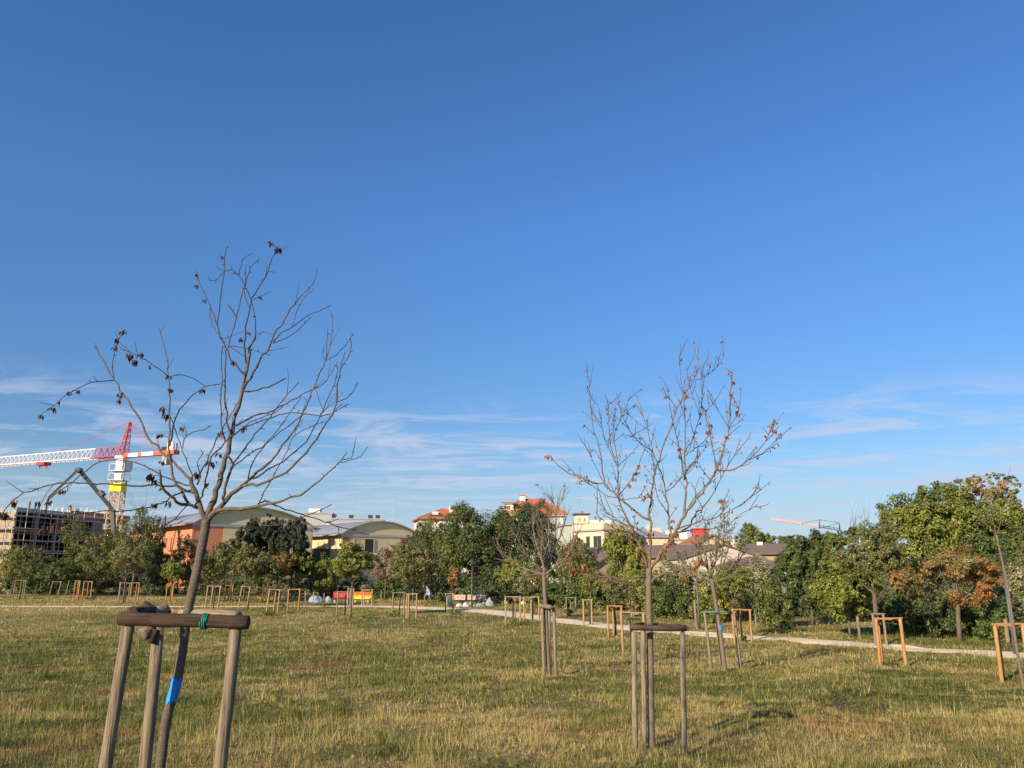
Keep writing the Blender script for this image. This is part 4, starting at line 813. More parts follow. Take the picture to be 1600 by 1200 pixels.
# ------------------------------------------------------------------ stake frames
def post(root, a, b, r, mat, rng, name='post', sides=10):
    a = Vector(a); b = Vector(b); mb = MB(); d = b-a; n = 5; pts = []; rr = []
    for i in range(n+1):
        f = i/n; pts.append(a+d*f+Vector((rng.gauss(0, r*.05), rng.gauss(0, r*.05), 0))); rr.append(r*(1.04-.08*f)*(1+rng.uniform(-.02, .02)))
    pts.append(b+d.normalized()*r*.12); rr.append(r*.8)
    mb.tube(rel(root, pts), rr, sides); o = mb.build(name, mat, root, True)
    return o
def plank(root, a, b, w, h, mat, name='rail'):
    mb = MB(); mb.bar(a-root.location, b-root.location, w, h); o = mb.build(name, mat, root)
    bv = o.modifiers.new('bevel', 'BEVEL'); bv.width = min(w, h)*.18; bv.segments = 1
    return o
def halflog(root, a, b, r, mat, rng, name='rail'):
    mb = MB(); a = Vector(a); b = Vector(b); n = 6
    # laid along local x so the grain runs along the rail
    o_ = bpy.data.objects.new('tmp', None); L_ = (b-a).length
    pts = [Vector((L_*i/n-L_/2, rng.gauss(0, r*.04), rng.gauss(0, r*.04))) for i in range(n+1)]
    mb.tube([pts[0]-Vector((r*.1, 0, 0))]+pts+[pts[-1]+Vector((r*.1, 0, 0))], [r*.82]+[r*(1+rng.uniform(-.04, .04)) for _ in pts]+[r*.8], 12)
    bpy.data.objects.remove(o_)
    o = mb.build(name, mat, root, True); o.location = (a+b)/2-root.location
    o.rotation_mode = 'QUATERNION'; o.rotation_quaternion = (b-a).to_track_quat('X', 'Z'); return o
SG = 'wooden stake frames round young trees'
def frame(label, x0, x1, by, ty, kind, third=.5, back=.55, r=.048, rail=True, Y=None, extra=(), tilt=0, side_rails=True):
    """two front posts at picture columns x0, x1 standing on row by, tops at row ty; third post behind."""
    a = G(x0, by); Yd = Y or a.y; mat = M[{'n': 'new_post', 't': 'tan_post', 'g': 'old_post2', 'o': 'old_post'}[kind]]
    fa = P(x0, by, Yd); fb = P(x1, by, Yd); fa.z = ground_z(fa.x, Yd); fb.z = ground_z(fb.x, Yd)
    c = (fa+fb)/2+Vector((0, back/2, 0)); c.z = ground_z(c.x, c.y)
    root = thing('tree_guard', label, 'stakes', c, SG)
    ztop = P((x0+x1)/2, ty, Yd).z
    rn = random.Random(int(x0*7+by)); tops = []
    bx = fa.x+(fb.x-fa.x)*third
    for q in (fa, fb, Vector((bx, Yd+back, ground_z(bx, Yd+back)))):
        b = Vector((q.x+tilt+rn.gauss(0, .012), q.y+rn.gauss(0, .012), ztop+rn.gauss(0, .012)))
        post(root, q-Vector((0, 0, .15)), b, r*rn.uniform(.92, 1.06), mat, rn); tops.append(b)
    for ex, dy, dz in extra:
        q = P(ex, by, Yd); q.y += dy; q.z = ground_z(q.x, q.y); b = Vector((q.x+tilt, q.y, ztop+dz)); post(root, q-Vector((0, 0, .15)), b, r*.9, mat, rn)
    if rail:
        rm = M[{'n': 'new_post', 't': 'tan_post', 'g': 'old_post2', 'o': 'dark_rail'}[kind]]
        e = Vector((.07, 0, 0)); up = Vector((0, 0, .02))
        plank(root, tops[0]-e+up, tops[1]+e+up, .075, .045, rm)
        if side_rails:
            plank(root, tops[0]+Vector((.02, .03, -.03)), tops[2]+Vector((0, .05, -.03)), .07, .035, rm)
            plank(root, tops[1]+Vector((-.02, .03, -.035)), tops[2]+Vector((.02, .05, -.035)), .07, .035, rm)
    return root
frame('grey stake frame round the thin olive tree at the far left', 20, 37, 936, 907, 'g', .5)
frame('leaning grey stake frame, second from the left edge', 76, 89, 934, 909, 'g', .55, tilt=.25, extra=((97, .5, .1),))
frame('bright orange stakes, the left bundle of the leftmost orange pair', 114, 121, 939, 908, 'n', .4, extra=((111, .9, 0),))
frame('orange and dark stakes, the right half of the leftmost orange pair', 128, 141, 937, 909, 'n', .2)
frame('cluster of grey stakes beneath the crane mast', 184, 200, 942, 911, 'g', .4, extra=((188, -.3, .1),))
frame('orange stakes right of the grey cluster beneath the crane mast', 203, 215, 939, 911, 'n', .3)
frame('two orange stakes by the dark pointed evergreen', 259, 269, 938, 913, 'n', .5)
frame('tan stakes just right of the leaning bare trunk', 320, 340, 955, 916, 't', .4, extra=((329, -.1, 0),), tilt=.08)
frame('orange-tan stakes before the round green tree', 351, 362, 939, 915, 'n', .2)
frame('pale stake frame with a bright top rail left of the clipped evergreens', 372, 385, 953, 917, 't', .75, tilt=.14)
frame('orange stakes behind the tan stakes with the thick middle post', 407, 420, 940, 917, 'n', .25)
frame('tan stake frame with a thick pale middle post', 416, 433, 959, 921, 't', .4, tilt=.1)
frame('bright orange frame behind the tan stakes with the thick middle post', 428, 441, 939, 916, 'n', .5)
frame('tan frame with a long top rail left of the blue tarpaulins', 449, 466, 956, 921, 'n', .85)
frame('thin grey stakes round the green tree above the red bench', 526, 546, 962, 925, 'g', .5)
frame('tan stakes in front of the red bench', 543, 551, 950, 920, 't', .3)
frame('pale stake frame in front of the orange and yellow bench', 565, 581, 947, 922, 't', .1)
frame('thin grey frame with a pale rail left of the pink-tan stakes', 613, 631, 962, 926, 'g', .5)
frame('pink-tan stakes with a doubled left post, in front of the path bend', 635, 650, 967, 928, 't', .1, extra=((638, -.05, .05),))
frame('tall pale frame left of the pink benches', 696, 708, 956, 928, 't', .85)
frame('wide pale frame beside the path, left of the centre bare tree', 790, 813, 977, 933, 't', .5, extra=((805, .6, -.05),))
frame('wide pale frame round the thin dull tree by the path', 819, 842, 970, 933, 't', .5, back=.3)
frame('small pale frame beyond the path right of the centre bare tree', 885, 900, 961, 934, 'g', .5)
frame('tan frame at the path edge right of the centre bare tree', 912, 925, 978, 938, 't', .9)
frame('fresh orange frame in front of the path, left of the upright bare tree', 951, 972, 996, 947, 'n', .5, extra=())
frame('pale frame half hidden behind the upright bare trunk', 974, 1008, 1020, 958, 't', .5)
frame('grey leaning stakes round the slanting sapling', 1112, 1158, 1047, 957, 'g', .6, back=.7, tilt=-.12, r=.042)
frame('bright orange frame behind the slanting sapling', 1148, 1175, 1004, 953, 'n', .7, back=.7)
frame('small grey frame beyond the path right of the slanting sapling', 1182, 1199, 981, 953, 'g', .3)
frame('orange stake frame in the meadow at right, standing alone', 1376, 1416, 1040, 967, 'n', .38, back=.5)
frame('dark grey frame behind the orange frame at right', 1369, 1386, 1011, 960, 'g', .8)
frame('orange stake frame at the right edge round the thin sapling', 1566, 1610, 1067, 976, 'n', .6, back=.6)
# single stakes
def stake(label, x, by, ty, kind, r=.045):
    a = G(x, by); root = thing('stake', label, 'stake', a, 'single stakes'); rn = random.Random(int(x))
    post(root, a-Vector((0, 0, .1)), Vector((a.x+rn.gauss(0, .03), a.y, P(x, ty, a.y).z)), r, M[kind], rn)
stake('single stake left of the blue tarpaulins', 477, 941, 923, 'tan_post'); stake('single stake in front of the large blue tarpaulin', 489, 942, 926, 'tan_post')
stake('single stake between the two blue tarpaulins', 506, 940, 927, 'tan_post'); stake('single brown stake right of the pale dying tree', 596, 945, 922, 'old_post2')
stake('tall single stake behind the right pink bench', 750, 938, 913, 'tan_post'); stake('single stake right of the pink benches', 773, 943, 928, 'tan_post')
stake('brown single stake behind the orange frame at right', 1344, 999, 963, 'old_post', .06); stake('grey wooden post beside the middle lamp post', 1088.5, 985, 938, 'old_post2', .06)
stake('grey post beside the right lamp post', 1575, 1004, 968, 'old_post2', .08)
stake('thin stake left of the walking person', 663, 940, 927, 'tan_post')
# the centre bare tree: two grey posts with a short thick crossbar
rn = random.Random(5); Yc = d3
c = Vector((P(857, 1056, Yc).x, Yc, 0)); c.z = ground_z(c.x, c.y)
r3 = thing('tree_guard', 'narrow grey stakes with a short dark crossbar round the centre bare tree', 'stakes', c, SG)
tp3 = []
for bx, tx, ty, dy in ((850, 847, 950, -.1), (869, 865, 949, .05), (861, 858, 951, .6)):
    q = P(bx, 1056, Yc); q.y += dy; q.z = ground_z(q.x, q.y)-.15; tpt = P(tx, ty, Yc+dy); tp3.append(tpt); post(r3, q, tpt, .044, M['old_post2'], rn)
halflog(r3, P(842, 946, Yc-.14), P(862, 949, Yc-.12), .06, M['old_post2'], rn); plank(r3, tp3[1], tp3[2], .08, .05, M['old_post2']); plank(r3, tp3[0], tp3[2], .08, .05, M['old_post2'])
# the upright bare tree: grey posts with a dark rail
c = Vector((base2.x, D2, base2.z))
r2 = thing('tree_guard', 'grey stake frame with a dark curved top rail round the upright bare tree', 'stakes', c, SG)
Yf = D2-.25
q1 = []
for bx, by, tx, ty, Yp in ((992, 1178, 990.5, 988, Yf), (1069, 1178, 1066, 988, Yf), (1007, 1160, 1004.5, 986, D2+.3)):
    q = P(bx, by, Yp); q.z = ground_z(q.x, Yp)-.15; t = P(tx, ty, Yp); q1.append(t); post(r2, q, t, .034, M['old_post2'], rn, sides=12)
halflog(r2, P(984.5, 980.5, Yf-.02), P(1072.5, 982, Yf-.02), .037, M['dark_rail'], rn)
halflog(r2, P(991, 978, Yf+.05), P(1004, 976, D2+.36), .032, M['dark_rail'], rn); halflog(r2, P(1062, 979, Yf+.06), P(1006, 977, D2+.34), .032, M['dark_rail'], rn)
# the near frame round the leaning tree: four grey logs, dark rail, broken rail behind
Yn = D1-.32
c = Vector((base1.x, D1, base1.z))
r1 = thing('tree_guard', 'nearest stake frame, thick grey posts and a dark log rail tied with green wire', 'stakes', c, SG)
def nearpost(bx, by, tx, ty, Yp):
    t = P(tx, ty, Yp); b = P(bx, by, Yp); d = (b-t).normalized()
    q = t.copy(); 
    while q.z > ground_z(q.x, q.y)-.12: q += d*.03
    return post(r1, q, t, .036, M['old_post'], rn, sides=16)
nearpost(165, 1200, 200, 978, Yn); nearpost(344, 1200, 368, 980, Yn); nearpost(226, 1200, 248, 975, Yn+.42)
halflog(r1, P(187, 966.5, Yn-.03), P(387.5, 972.5, Yn-.03), .038, M['dark_rail'], rn)
halflog(r1, P(206, 957, Yn+.05), P(258, 957, Yn+.5), .036, M['dark_rail'], rn)
pl_ = halflog(r1, P(252, 957.5, Yn+.52), P(372, 963, Yn+.12), .034, M['pale_rail'], rn)
# broken rail ends
halflog(r1, P(226, 946, Yn+.46), P(250, 960, Yn+.42), .03, M['dark_rail'], rn, 'broken_rail')
halflog(r1, P(241, 962, Yn+.30), P(259, 951, Yn+.38), .036, M['old_post'], rn, 'broken_rail')
halflog(r1, P(222, 993, Yn+.34), P(236, 983, Yn+.40), .04, M['old_post'], rn, 'broken_rail')
halflog(r1, P(235, 1004, Yn+.36), P(244, 984, Yn+.38), .022, M['dark_rail'], rn, 'broken_rail')
halflog(r1, P(268, 957, Yn+.38), P(290, 957.5, Yn+.42), .022, M['pale_rail'], rn, 'broken_rail')
# green wire ties
M['wire'] = surf('green_plastic_wire', (.012, .22, .17), (.01, .15, .12), (30, 30, 30), .45, .1)
def wire_loop(root, c, axis, r, turns, mat, rad=.0045, name='wire_tie'):
    axis = Vector(axis).normalized(); u_ = axis.cross(Vector((0, 0, 1))).normalized(); w_ = axis.cross(u_); mb = MB(); pts = []
    for i in range(turns*18+1):
        a = 2*math.pi*i/18; pts.append(Vector(c)-root.location+(u_*math.cos(a)+w_*math.sin(a))*r*(1+.03*math.sin(i))+axis*(.011*i/18-.011*turns/2))
    mb.tube(pts, rad, 6); return mb.build(name, mat, root, True)
wc = P(321, 971, Yn-.03); wa = P(387.5, 972.5, Yn)-P(187, 966.5, Yn)
wire_loop(r1, wc, wa, .042, 3, M['wire'])
mb = MB(); p0 = P(318, 960, Yn); mb.tube(rel(r1, [P(320, 963, Yn-.03), P(318, 959, Yn+.02), P(312, 961, Yn+.18), P(300, 958, Yn+.3), P(288, 962, Yn+.33)]), .0045, 6); mb.build('wire_tie', M['wire'], r1, True)
w4 = thing('wire_tie', 'green wire tying the slanting sapling to its grey stakes', 'wire', P(1120, 957, d4))
mb = MB(); mb.tube(rel(w4, [P(1104, 956, d4-.05), P(1112, 959, d4-.08), P(1120, 957, d4-.1), P(1127, 957, d4-.08), P(1143, 955, d4)]), .016, 6); mb.build('strand', M['wire'], w4, True)
# ------------------------------------------------------------------ buildings
def plain(name, c, rough=.8, c2=None, scale=(.6, .6, .6), bump=.1, metal=0): return surf(name, c, c2 or tuple(x*.86 for x in c), scale, rough, bump, metal=metal)
M['orange_wall'] = plain('orange_render', (.60, .24, .13)); M['cream_wall'] = plain('cream_panel', (.62, .54, .34)); M['yellow_wall'] = plain('yellow_render', (.72, .58, .30))
M['metal_roof'] = surf('grey_sheet_metal', (.42, .43, .44), (.33, .34, .36), (.5, .5, .5), .42, .05, metal=.35)
M['grey_wall'] = plain('grey_cladding', (.36, .38, .40)); M['white_wall'] = plain('white_render', (.74, .70, .64)); M['dark_glass'] = surf('dark_window_glass', (.03, .035, .04), (.05, .055, .06), (1, 1, 1), .15, 0, spec=.6)
M['brick'] = plain('red_brick', (.36, .14, .09), scale=(3, 3, 3)); M['red_tile'] = surf('red_roof_tile', (.52, .17, .08), (.38, .12, .06), (1.2, 8, 1.2), .85, .5)
M['brown_tile'] = surf('brown_roof_tile', (.19, .145, .12), (.13, .10, .085), (1, 6, 1), .9, .4); M['concrete'] = plain('raw_concrete', (.36, .35, .33)); M['block'] = plain('grey_blockwork', (.28, .29, .28), scale=(1.5, 1.5, 3))
M['steel'] = surf('galvanised_steel', (.50, .50, .50), (.38, .38, .39), (2, 2, 2), .45, .05, metal=.5); M['formwork'] = plain('orange_formwork', (.42, .19, .09)); M['dark'] = plain('dark_parts_and_shade', (.035, .033, .03))  # the near-black serves dark parts and painted shade in openings
M['plank'] = plain('scaffold_plank', (.42, .38, .32)); M['pinkish_wall'] = plain('pinkish_render', (.56, .48, .42)); M['peach_wall'] = plain('peach_render', (.66, .53, .38)); M['shutter'] = plain('dark_shutter', (.05, .06, .05)); M['green_wall'] = plain('mint_render', (.44, .50, .43)); M['lemon_wall'] = plain('lemon_render', (.70, .64, .47)); M['red_box'] = plain('red_cladding', (.62, .05, .05)); M['tan_wall'] = plain('timber_toned_wall', (.40, .30, .20))
def loc(Y, px):                      # ground point at depth Y under a picture column
    p = P(px, HORIZON, Y); return Vector((p.x, Y, ground_z(p.x, Y)))
class Bld:
    """a building with local axes: x along the first facade, y into the building, z up."""
    def __init__(s, name, label, origin, xdir, group='buildings beyond the park'):
        s.a = math.atan2(xdir[1], xdir[0]); s.root = thing(name, label, 'building', origin, group, s.a)
    def box(s, name, x0, x1, y0, y1, z0, z1, mat, parent=None):
        mb = MB(); mb.box(((x0+x1)/2, (y0+y1)/2, (z0+z1)/2), (x1-x0, y1-y0, z1-z0)); return mb.build(name, M[mat], parent or s.root)
    def poly(s, name, vs, fs, mat, parent=None): return MB().add(vs, fs).build(name, M[mat], parent or s.root)
    def win(s, x, z, w, h, y=0, mat='dark_glass', side='x', frame='white_wall', deep=.06, xs=0):
        """a window with frame and pane on the facade y = const ('x') or x = const ('y')."""
        mb = MB(); t = .09
        for (cx, cz, ww, hh) in ((x, z+h/2-t/2, w, t), (x, z-h/2+t/2, w, t), (x-w/2+t/2, z, t, h-2*t), (x+w/2-t/2, z, t, h-2*t), (x, z, t*.7, h-2*t)):
            if side == 'x': mb.box((cx, y-deep/2, cz), (ww, deep, hh))
            else: mb.box((xs-deep/2 if xs <= 0 else xs+deep/2, cx, cz), (deep, ww, hh))
        o = mb.build('window', M[frame], s.root); mb = MB()
        if side == 'x': mb.box((x, y-.012, z), (w-t, .02, h-t))
        else: mb.box((xs-.012 if xs <= 0 else xs+.012, x, z), (.02, w-t, h-t))
        mb.build('pane', M[mat], o); return o
    def hip(s, name, x0, x1, y0, y1, z0, h, mat, over=.5, ridge=None, thick=.18):
        x0 -= over; x1 += over; y0 -= over; y1 += over; w = min(x1-x0, y1-y0)/2; r = w if ridge is None else ridge
        if x1-x0 >= y1-y0: a, b = (x0+r, (y0+y1)/2, z0+h), (x1-r, (y0+y1)/2, z0+h); vs_ = [(x0, y0, z0), (x1, y0, z0), (x1, y1, z0), (x0, y1, z0), a, b]; fs = [(0, 1, 5, 4), (1, 2, 5), (2, 3, 4, 5), (3, 0, 4)]
        else: a, b = ((x0+x1)/2, y0+r, z0+h), ((x0+x1)/2, y1-r, z0+h); vs_ = [(x0, y0, z0), (x1, y0, z0), (x1, y1, z0), (x0, y1, z0), a, b]; fs = [(0, 1, 4), (1, 2, 5, 4), (2, 3, 5), (3, 0, 4, 5)]
        vs_ += [(x, y, z0-thick) for x, y in ((x0, y0), (x1, y0), (x1, y1), (x0, y1))]
        fs += [(0, 1, 7, 6), (1, 2, 8, 7), (2, 3, 9, 8), (3, 0, 6, 9), (6, 7, 8, 9)]
        o = s.poly(name, vs_, fs, mat)
        mb = MB(); mb.tube([a, b] if Vector(a) != Vector(b) else [a, Vector(b)+Vector((.01, 0, 0))], .12, 6)
        for e, t in (((x0, y0), a), ((x1, y0), b if x1-x0 >= y1-y0 else a), ((x1, y1), b), ((x0, y1), a if x1-x0 >= y1-y0 else b)): mb.tube([(e[0], e[1], z0+.03), t], .11, 6)
        mb.build('ridge_tiles', M[mat], o); return o
def arch_hall(label, Yc, px, eave, crown_h, Lf, Wg, wall, gable_wall, strip, seed):
    """hall with a barrel roof: long facade runs back to the left, gable runs back to the right."""
    o = loc(Yc, px); b = Bld('barrel_roof_hall', label, o, (.75, .66))   # x along the gable, y into depth along the facade
    n = 20; R_ = [(Wg*i/n, eave+(crown_h-eave)*math.sin(math.pi*(i/n))**.8) for i in range(n+1)]
    b.box('facade', 0, .35, 0, Lf, 0, eave, wall); b.box('facade', Wg-.35, Wg, 0, Lf, 0, eave, wall); b.box('facade', .35, Wg-.35, Lf-.35, Lf, 0, eave, gable_wall)
    b.box('gable_wall', strip, Wg-.002, 0, .35, 0, eave-.003, gable_wall); b.box('gable_strip', .352, strip-.003, .02, .35, 0, eave-.003, wall)
    vs_ = [(x, .15, z) for x, z in R_]+[(x, .4, z) for x, z in R_]; m = n+1
    fs = [tuple(range(m))[::-1], tuple(range(m, 2*m))]+[(i, i+1, m+i+1, m+i) for i in range(n)]+[(0, m, 2*m-1, m-1)]
    b.poly('arched_gable', vs_, fs, gable_wall)
    b.box('gable_band', -.12, Wg+.12, -.14, .02, eave-.35, eave+.05, 'metal_roof')
    ov = 1.3; Q = [(-ov, eave-.25)]+R_+[(Wg+ov, eave-.25)]; k = len(Q)
    vs_ = [(x, -.45, z+.22) for x, z in Q]+[(x, Lf+.4, z+.22) for x, z in Q]+[(x, -.45, z+.02) for x, z in Q]+[(x, Lf+.4, z+.02) for x, z in Q]
    fs = [(i, i+1, k+i+1, k+i) for i in range(k-1)]+[(2*k+i, 3*k+i, 3*k+i+1, 2*k+i+1) for i in range(k-1)]+[(i, 2*k+i, 2*k+i+1, i+1) for i in range(k-1)]+[(k+i, k+i+1, 3*k+i+1, 3*k+i) for i in range(k-1)]+[(0, k, 3*k, 2*k), (k-1, 3*k-1, 4*k-1, 2*k-1)]
    rf = b.poly('barrel_roof', vs_, fs, 'metal_roof'); rf.data.polygons.foreach_set('use_smooth', [False]*len(rf.data.polygons))
    y = 2.0
    while y < Lf:
        mb = MB(); mb.tube([(x, y, z+.27) for x, z in Q], .07, 4); mb.build('roof_rib', M['metal_roof'], rf); y += 5.5
    mb = MB(); mb.box((-ov-.05, Lf/2, eave-.18), (.22, Lf+.8, .22)); mb.build('gutter', M['metal_roof'], rf)
    return b
hA = arch_hall('orange hall with a barrel metal roof and cream arched gable, behind the leaning bare trunk', 125, 295, 10.0, 12.9, 34, 21, 'orange_wall', 'cream_wall', 5.0, 1)
for y in (2.6, 5.0, 9.5, 12, 16, 19, 24): hA.win(y, 7.2, .8, 1.9, side='y', xs=0, frame='orange_wall')
for y in (2.6, 5.0, 9.5, 12, 16, 19, 24): hA.win(y, 3.4, .8, 1.9, side='y', xs=0, frame='orange_wall')
hB = arch_hall('yellow hall with a barrel metal roof and an open loggia, right of the clipped evergreens', 150, 531, 9.4, 12.0, 30, 18, 'yellow_wall', 'cream_wall', 1.0, 2)
for y in (1.8, 4.4, 6.6, 9.0, 12): hB.win(y, 7.3, .9, 2.0, side='y', xs=0, frame='cream_wall', mat='grey_wall')
hB.box('loggia', 3.0, 7.6, -.02, .35, 5.9, 8.6, 'dark'); hB.box('loggia_post', 7.2, 7.5, -.12, .1, 5.9, 8.6, 'concrete'); hB.box('loggia_screen', 3.2, 5.2, -.06, .0, 6.0, 8.5, 'cream_wall'); hB.box('loggia_sill', 2.8, 8, -.16, .1, 5.6, 5.9, 'white_wall')  # loggia is a flush near-black slab: the recess's shade painted as colour
hB.box('brick_panel', 13.4, 17.9, -.05, .1, 5.5, 8.95, 'brick'); hB.box('brick_panel', .36, 1.6, -.05, .1, 6.2, 8.9, 'brick')
hB.box('bay_window', -.9, -.003, 4.2, 9.2, 4.2, 6.6, 'dark_glass'); hB.box('bay_roof', -1.1, 0, 4.0, 9.4, 6.65, 6.8, 'brick')
# grey blocks behind
bg1 = Bld('office_block', 'grey flat-roofed block with a window band, left above the yellow hall', loc(205, 468), (1, .12))
bg1.box('wall', 0, 7.5, 0, 10, 0, 17.0, 'grey_wall'); bg1.box('roof_slab', -.2, 7.8, -.2, 10.2, 17, 17.4, 'metal_roof'); bg1.box('rooftop_unit', 1, 4, 3, 7, 17.4, 18.6, 'white_wall'); bg1.box('white_band', .2, 7.6, -.12, -.003, 9.8, 13.4, 'white_wall')
for i in range(4): bg1.win(1.4+1.4*i, 12.2, 1.2, 1.6, y=-.125)
bg2 = Bld('office_block', 'small red brick and white block beside the grey office block', loc(196, 506), (1, .12))
bg2.box('wall', 0, 4.5, 0, 8, 0, 12.4, 'brick'); bg2.box('white_stair', 2.2, 4.5, -.3, -.003, 11.2, 14.5, 'white_wall'); bg2.box('roof_slab', -.1, 4.6, -.35, 8, 14.55, 14.8, 'grey_wall'); bg2.box('upper_wall', .0, 4.4, .4, 8, 12.4, 14.55, 'white_wall')
bg3 = Bld('office_block', 'long low grey clad block behind the yellow barrel roof', loc(190, 514), (1, .15))
bg3.box('wall', 0, 12.5, 0, 9, 0, 14.6, 'grey_wall'); bg3.box('roof_edge', -.15, 12.7, -.15, 9.1, 14.6, 14.95, 'metal_roof')
for x in (4, 8.7, 10.5): bg3.box('rooftop_unit', x, x+1.1, 2, 3.2, 14.95, 15.9, 'dark_glass')
bg4 = Bld('office_block', 'grey block showing just above the clipped evergreens', loc(190, 392), (1, .1))
bg4.box('wall', 0, 5.6, 0, 8, 0, 16.2, 'grey_wall'); bg4.box('roof_edge', -.1, 5.7, -.1, 8.1, 16.2, 16.45, 'metal_roof'); bg4.box('rooftop_unit', .8, 2.4, 2, 3.4, 16.45, 17.3, 'dark_glass')
# red-roofed villas
v1 = Bld('villa', 'white villa with a low red hip roof, left of the middle', loc(185, 655), (.97, .24))
v1.box('wall', 0, 13, 0, 12, 0, 14.4, 'white_wall'); v1.hip('roof', 0, 13, 0, 12, 14.6, 2.7, 'red_tile', .8); v1.box('chimney', 7.5, 8.2, 3.5, 4.2, 15.8, 17.9, 'white_wall'); v1.box('dormer', 3.2, 4.4, 1, 3, 14.8, 16.3, 'white_wall'); v1.box('roof_terrace', 2.2, 5.6, .4, .9, 14.75, 15.5, 'shutter')
v2 = Bld('villa', 'large white villa with a bright red hip roof, behind the ivy-covered tree', loc(150, 786), (.99, .05))
v2.box('wall', 0, 11.6, 0, 11, 0, 13.1, 'white_wall'); v2.hip('roof', 0, 11.6, 0, 11, 13.3, 3.2, 'red_tile', .9, 4.6); v2.box('cornice', -.7, 12.3, -.7, 11.6, 12.9, 13.1, 'white_wall'); v2.box('chimney', 3.5, 4.6, 4.6, 5.6, 15.4, 17.1, 'white_wall')
v2.box('chimney_cap', 3.4, 4.7, 4.5, 5.7, 17.1, 17.35, 'red_tile'); v2.box('dormer', .2, 2.0, .3, 3, 13.6, 15.2, 'white_wall'); v2.poly('dormer_roof', [(-.3, -.1, 15.2), (2.5, -.1, 15.2), (2.5, 3.2, 15.6), (-.3, 3.2, 15.6), (-.3, -.1, 15.35), (2.5, -.1, 15.35), (2.5, 3.2, 15.75), (-.3, 3.2, 15.75)], [(0, 1, 2, 3), (4, 5, 6, 7), (0, 1, 5, 4), (1, 2, 6, 5), (2, 3, 7, 6), (3, 0, 4, 7)], 'red_tile')
v2.win(1.1, 14.4, .7, 1.0, y=.3); v2.box('painted_shade_panel', 8.4, 10.9, -.05, .02, 7.5, 12.6, 'grey_wall'); v2.win(9.6, 10.6, 1.0, 1.8, y=-.06)  # flat grey panel puts the shade under the eaves into the wall colour
for x in (2, 5): v2.win(x, 10.6, 1.0, 1.8)
# mint house with small tower, peach house
v3 = Bld('house', 'mint green house with a cream roof tower, left behind the peach house', loc(138, 884), (.99, .1))
v3.box('wall', 0, 6.5, 0, 8, 0, 10.4, 'green_wall'); v3.box('roof_slab', -.3, 6.8, -.3, 8.2, 10.4, 10.75, 'concrete'); v3.box('tower', 2.4, 4.6, 2, 4.2, 10.75, 12.4, 'lemon_wall'); v3.box('tower_roof', 2.1, 4.9, 1.7, 4.5, 12.4, 12.65, 'shutter'); v3.box('tower_vent', 3.6, 3.9, 3, 3.3, 12.65, 13.2, 'brick')
for x in (3.0, 3.9): v3.win(x, 11.5, .4, .9, y=2, frame='lemon_wall')
v3.win(1.6, 8.6, .8, 1.3); v3.win(4.0, 8.6, .8, 1.3); v3.box('roof_edge', 4.8, 8.5, .5, 7, 10.75, 11.4, 'white_wall')
v4 = Bld('house', 'peach three-storey house with dark shutters, behind the bright green tree', loc(112, 945), (-.55, .835))
v4.box('wall', 0, 7.1, -5.3, 0, 0, 8.3, 'peach_wall'); v4.box('cornice', -.2, 7.3, -5.5, .3, 8.3, 8.55, 'concrete'); v4.box('parapet', -.08, 7.2, -5.4, .12, 8.55, 9.3, 'peach_wall')
for x, z in ((1.0, 6.7), (1.9, 6.7), (3.6, 6.7), (5.8, 6.6), (1.0, 3.7), (1.9, 3.7), (3.6, 3.7), (5.8, 3.6)):
    for o in (v4.win(x, z, .8, 1.7, y=.06, frame='shutter'),): pass
for z in (6.7,): v4.win(-4.3, z, 1.0, 1.2, side='y', xs=-.001, frame='peach_wall')
v4.box('blind_panel', -.06, -.003, -3.2, -.8, 3.4, 5.0, 'tan_wall')
v5 = Bld('house', 'beige building with a low grey hip roof, right of the peach house', loc(118, 984), (1, .08))
v5.box('wall', 0, 6.4, 0, 8, 0, 7.6, 'peach_wall'); v5.hip('roof', 0, 6.4, 0, 8, 7.7, 1.5, 'metal_roof', .4); v5.box('chimney', 3.5, 4.2, 2, 2.7, 8.2, 9.6, 'peach_wall')
v6 = Bld('house', 'lemon yellow low block behind the upright bare tree', loc(122, 1018), (1, .05))
v6.box('wall', 0, 7.2, 0, 8, 0, 7.2, 'lemon_wall'); v6.box('roof_slab', -.2, 7.5, -.2, 8.2, 7.2, 7.5, 'concrete'); v6.box('penthouse', 2.8, 6.4, 2, 6, 7.5, 8.8, 'white_wall'); v6.win(.9, 5.2, .5, .9); v6.win(4.6, 8.1, 1.2, .7, y=2); v6.box('roof_terrace', -.6, 2, 1, 5, 7.5, 9.2, 'peach_wall')
v7 = Bld('red_roof_box', 'bright red box on the roofs right of the upright bare tree', loc(128, 1086), (.97, -.12))
v7.box('cladding', 0, 2.5, 0, 2.4, 6.6, 9.3, 'red_box'); v7.box('stair_core', .1, 2.4, .1, 2.3, 0, 6.6, 'white_wall'); v7.box('roof_rim', -.05, 2.55, -.05, 2.45, 9.3, 9.4, 'red_box')
v7b = Bld('house', 'pale far building right of the red roof box', loc(150, 1110), (1, 0)); v7b.box('wall', 0, 5.4, 0, 6, 0, 8.6, 'white_wall'); v7b.box('roof_slab', -.2, 5.6, -.2, 6.2, 8.6, 8.9, 'grey_wall'); v7b.win(1.5, 7.8, .8, .8); v7b.win(3.6, 7.8, .8, .8)
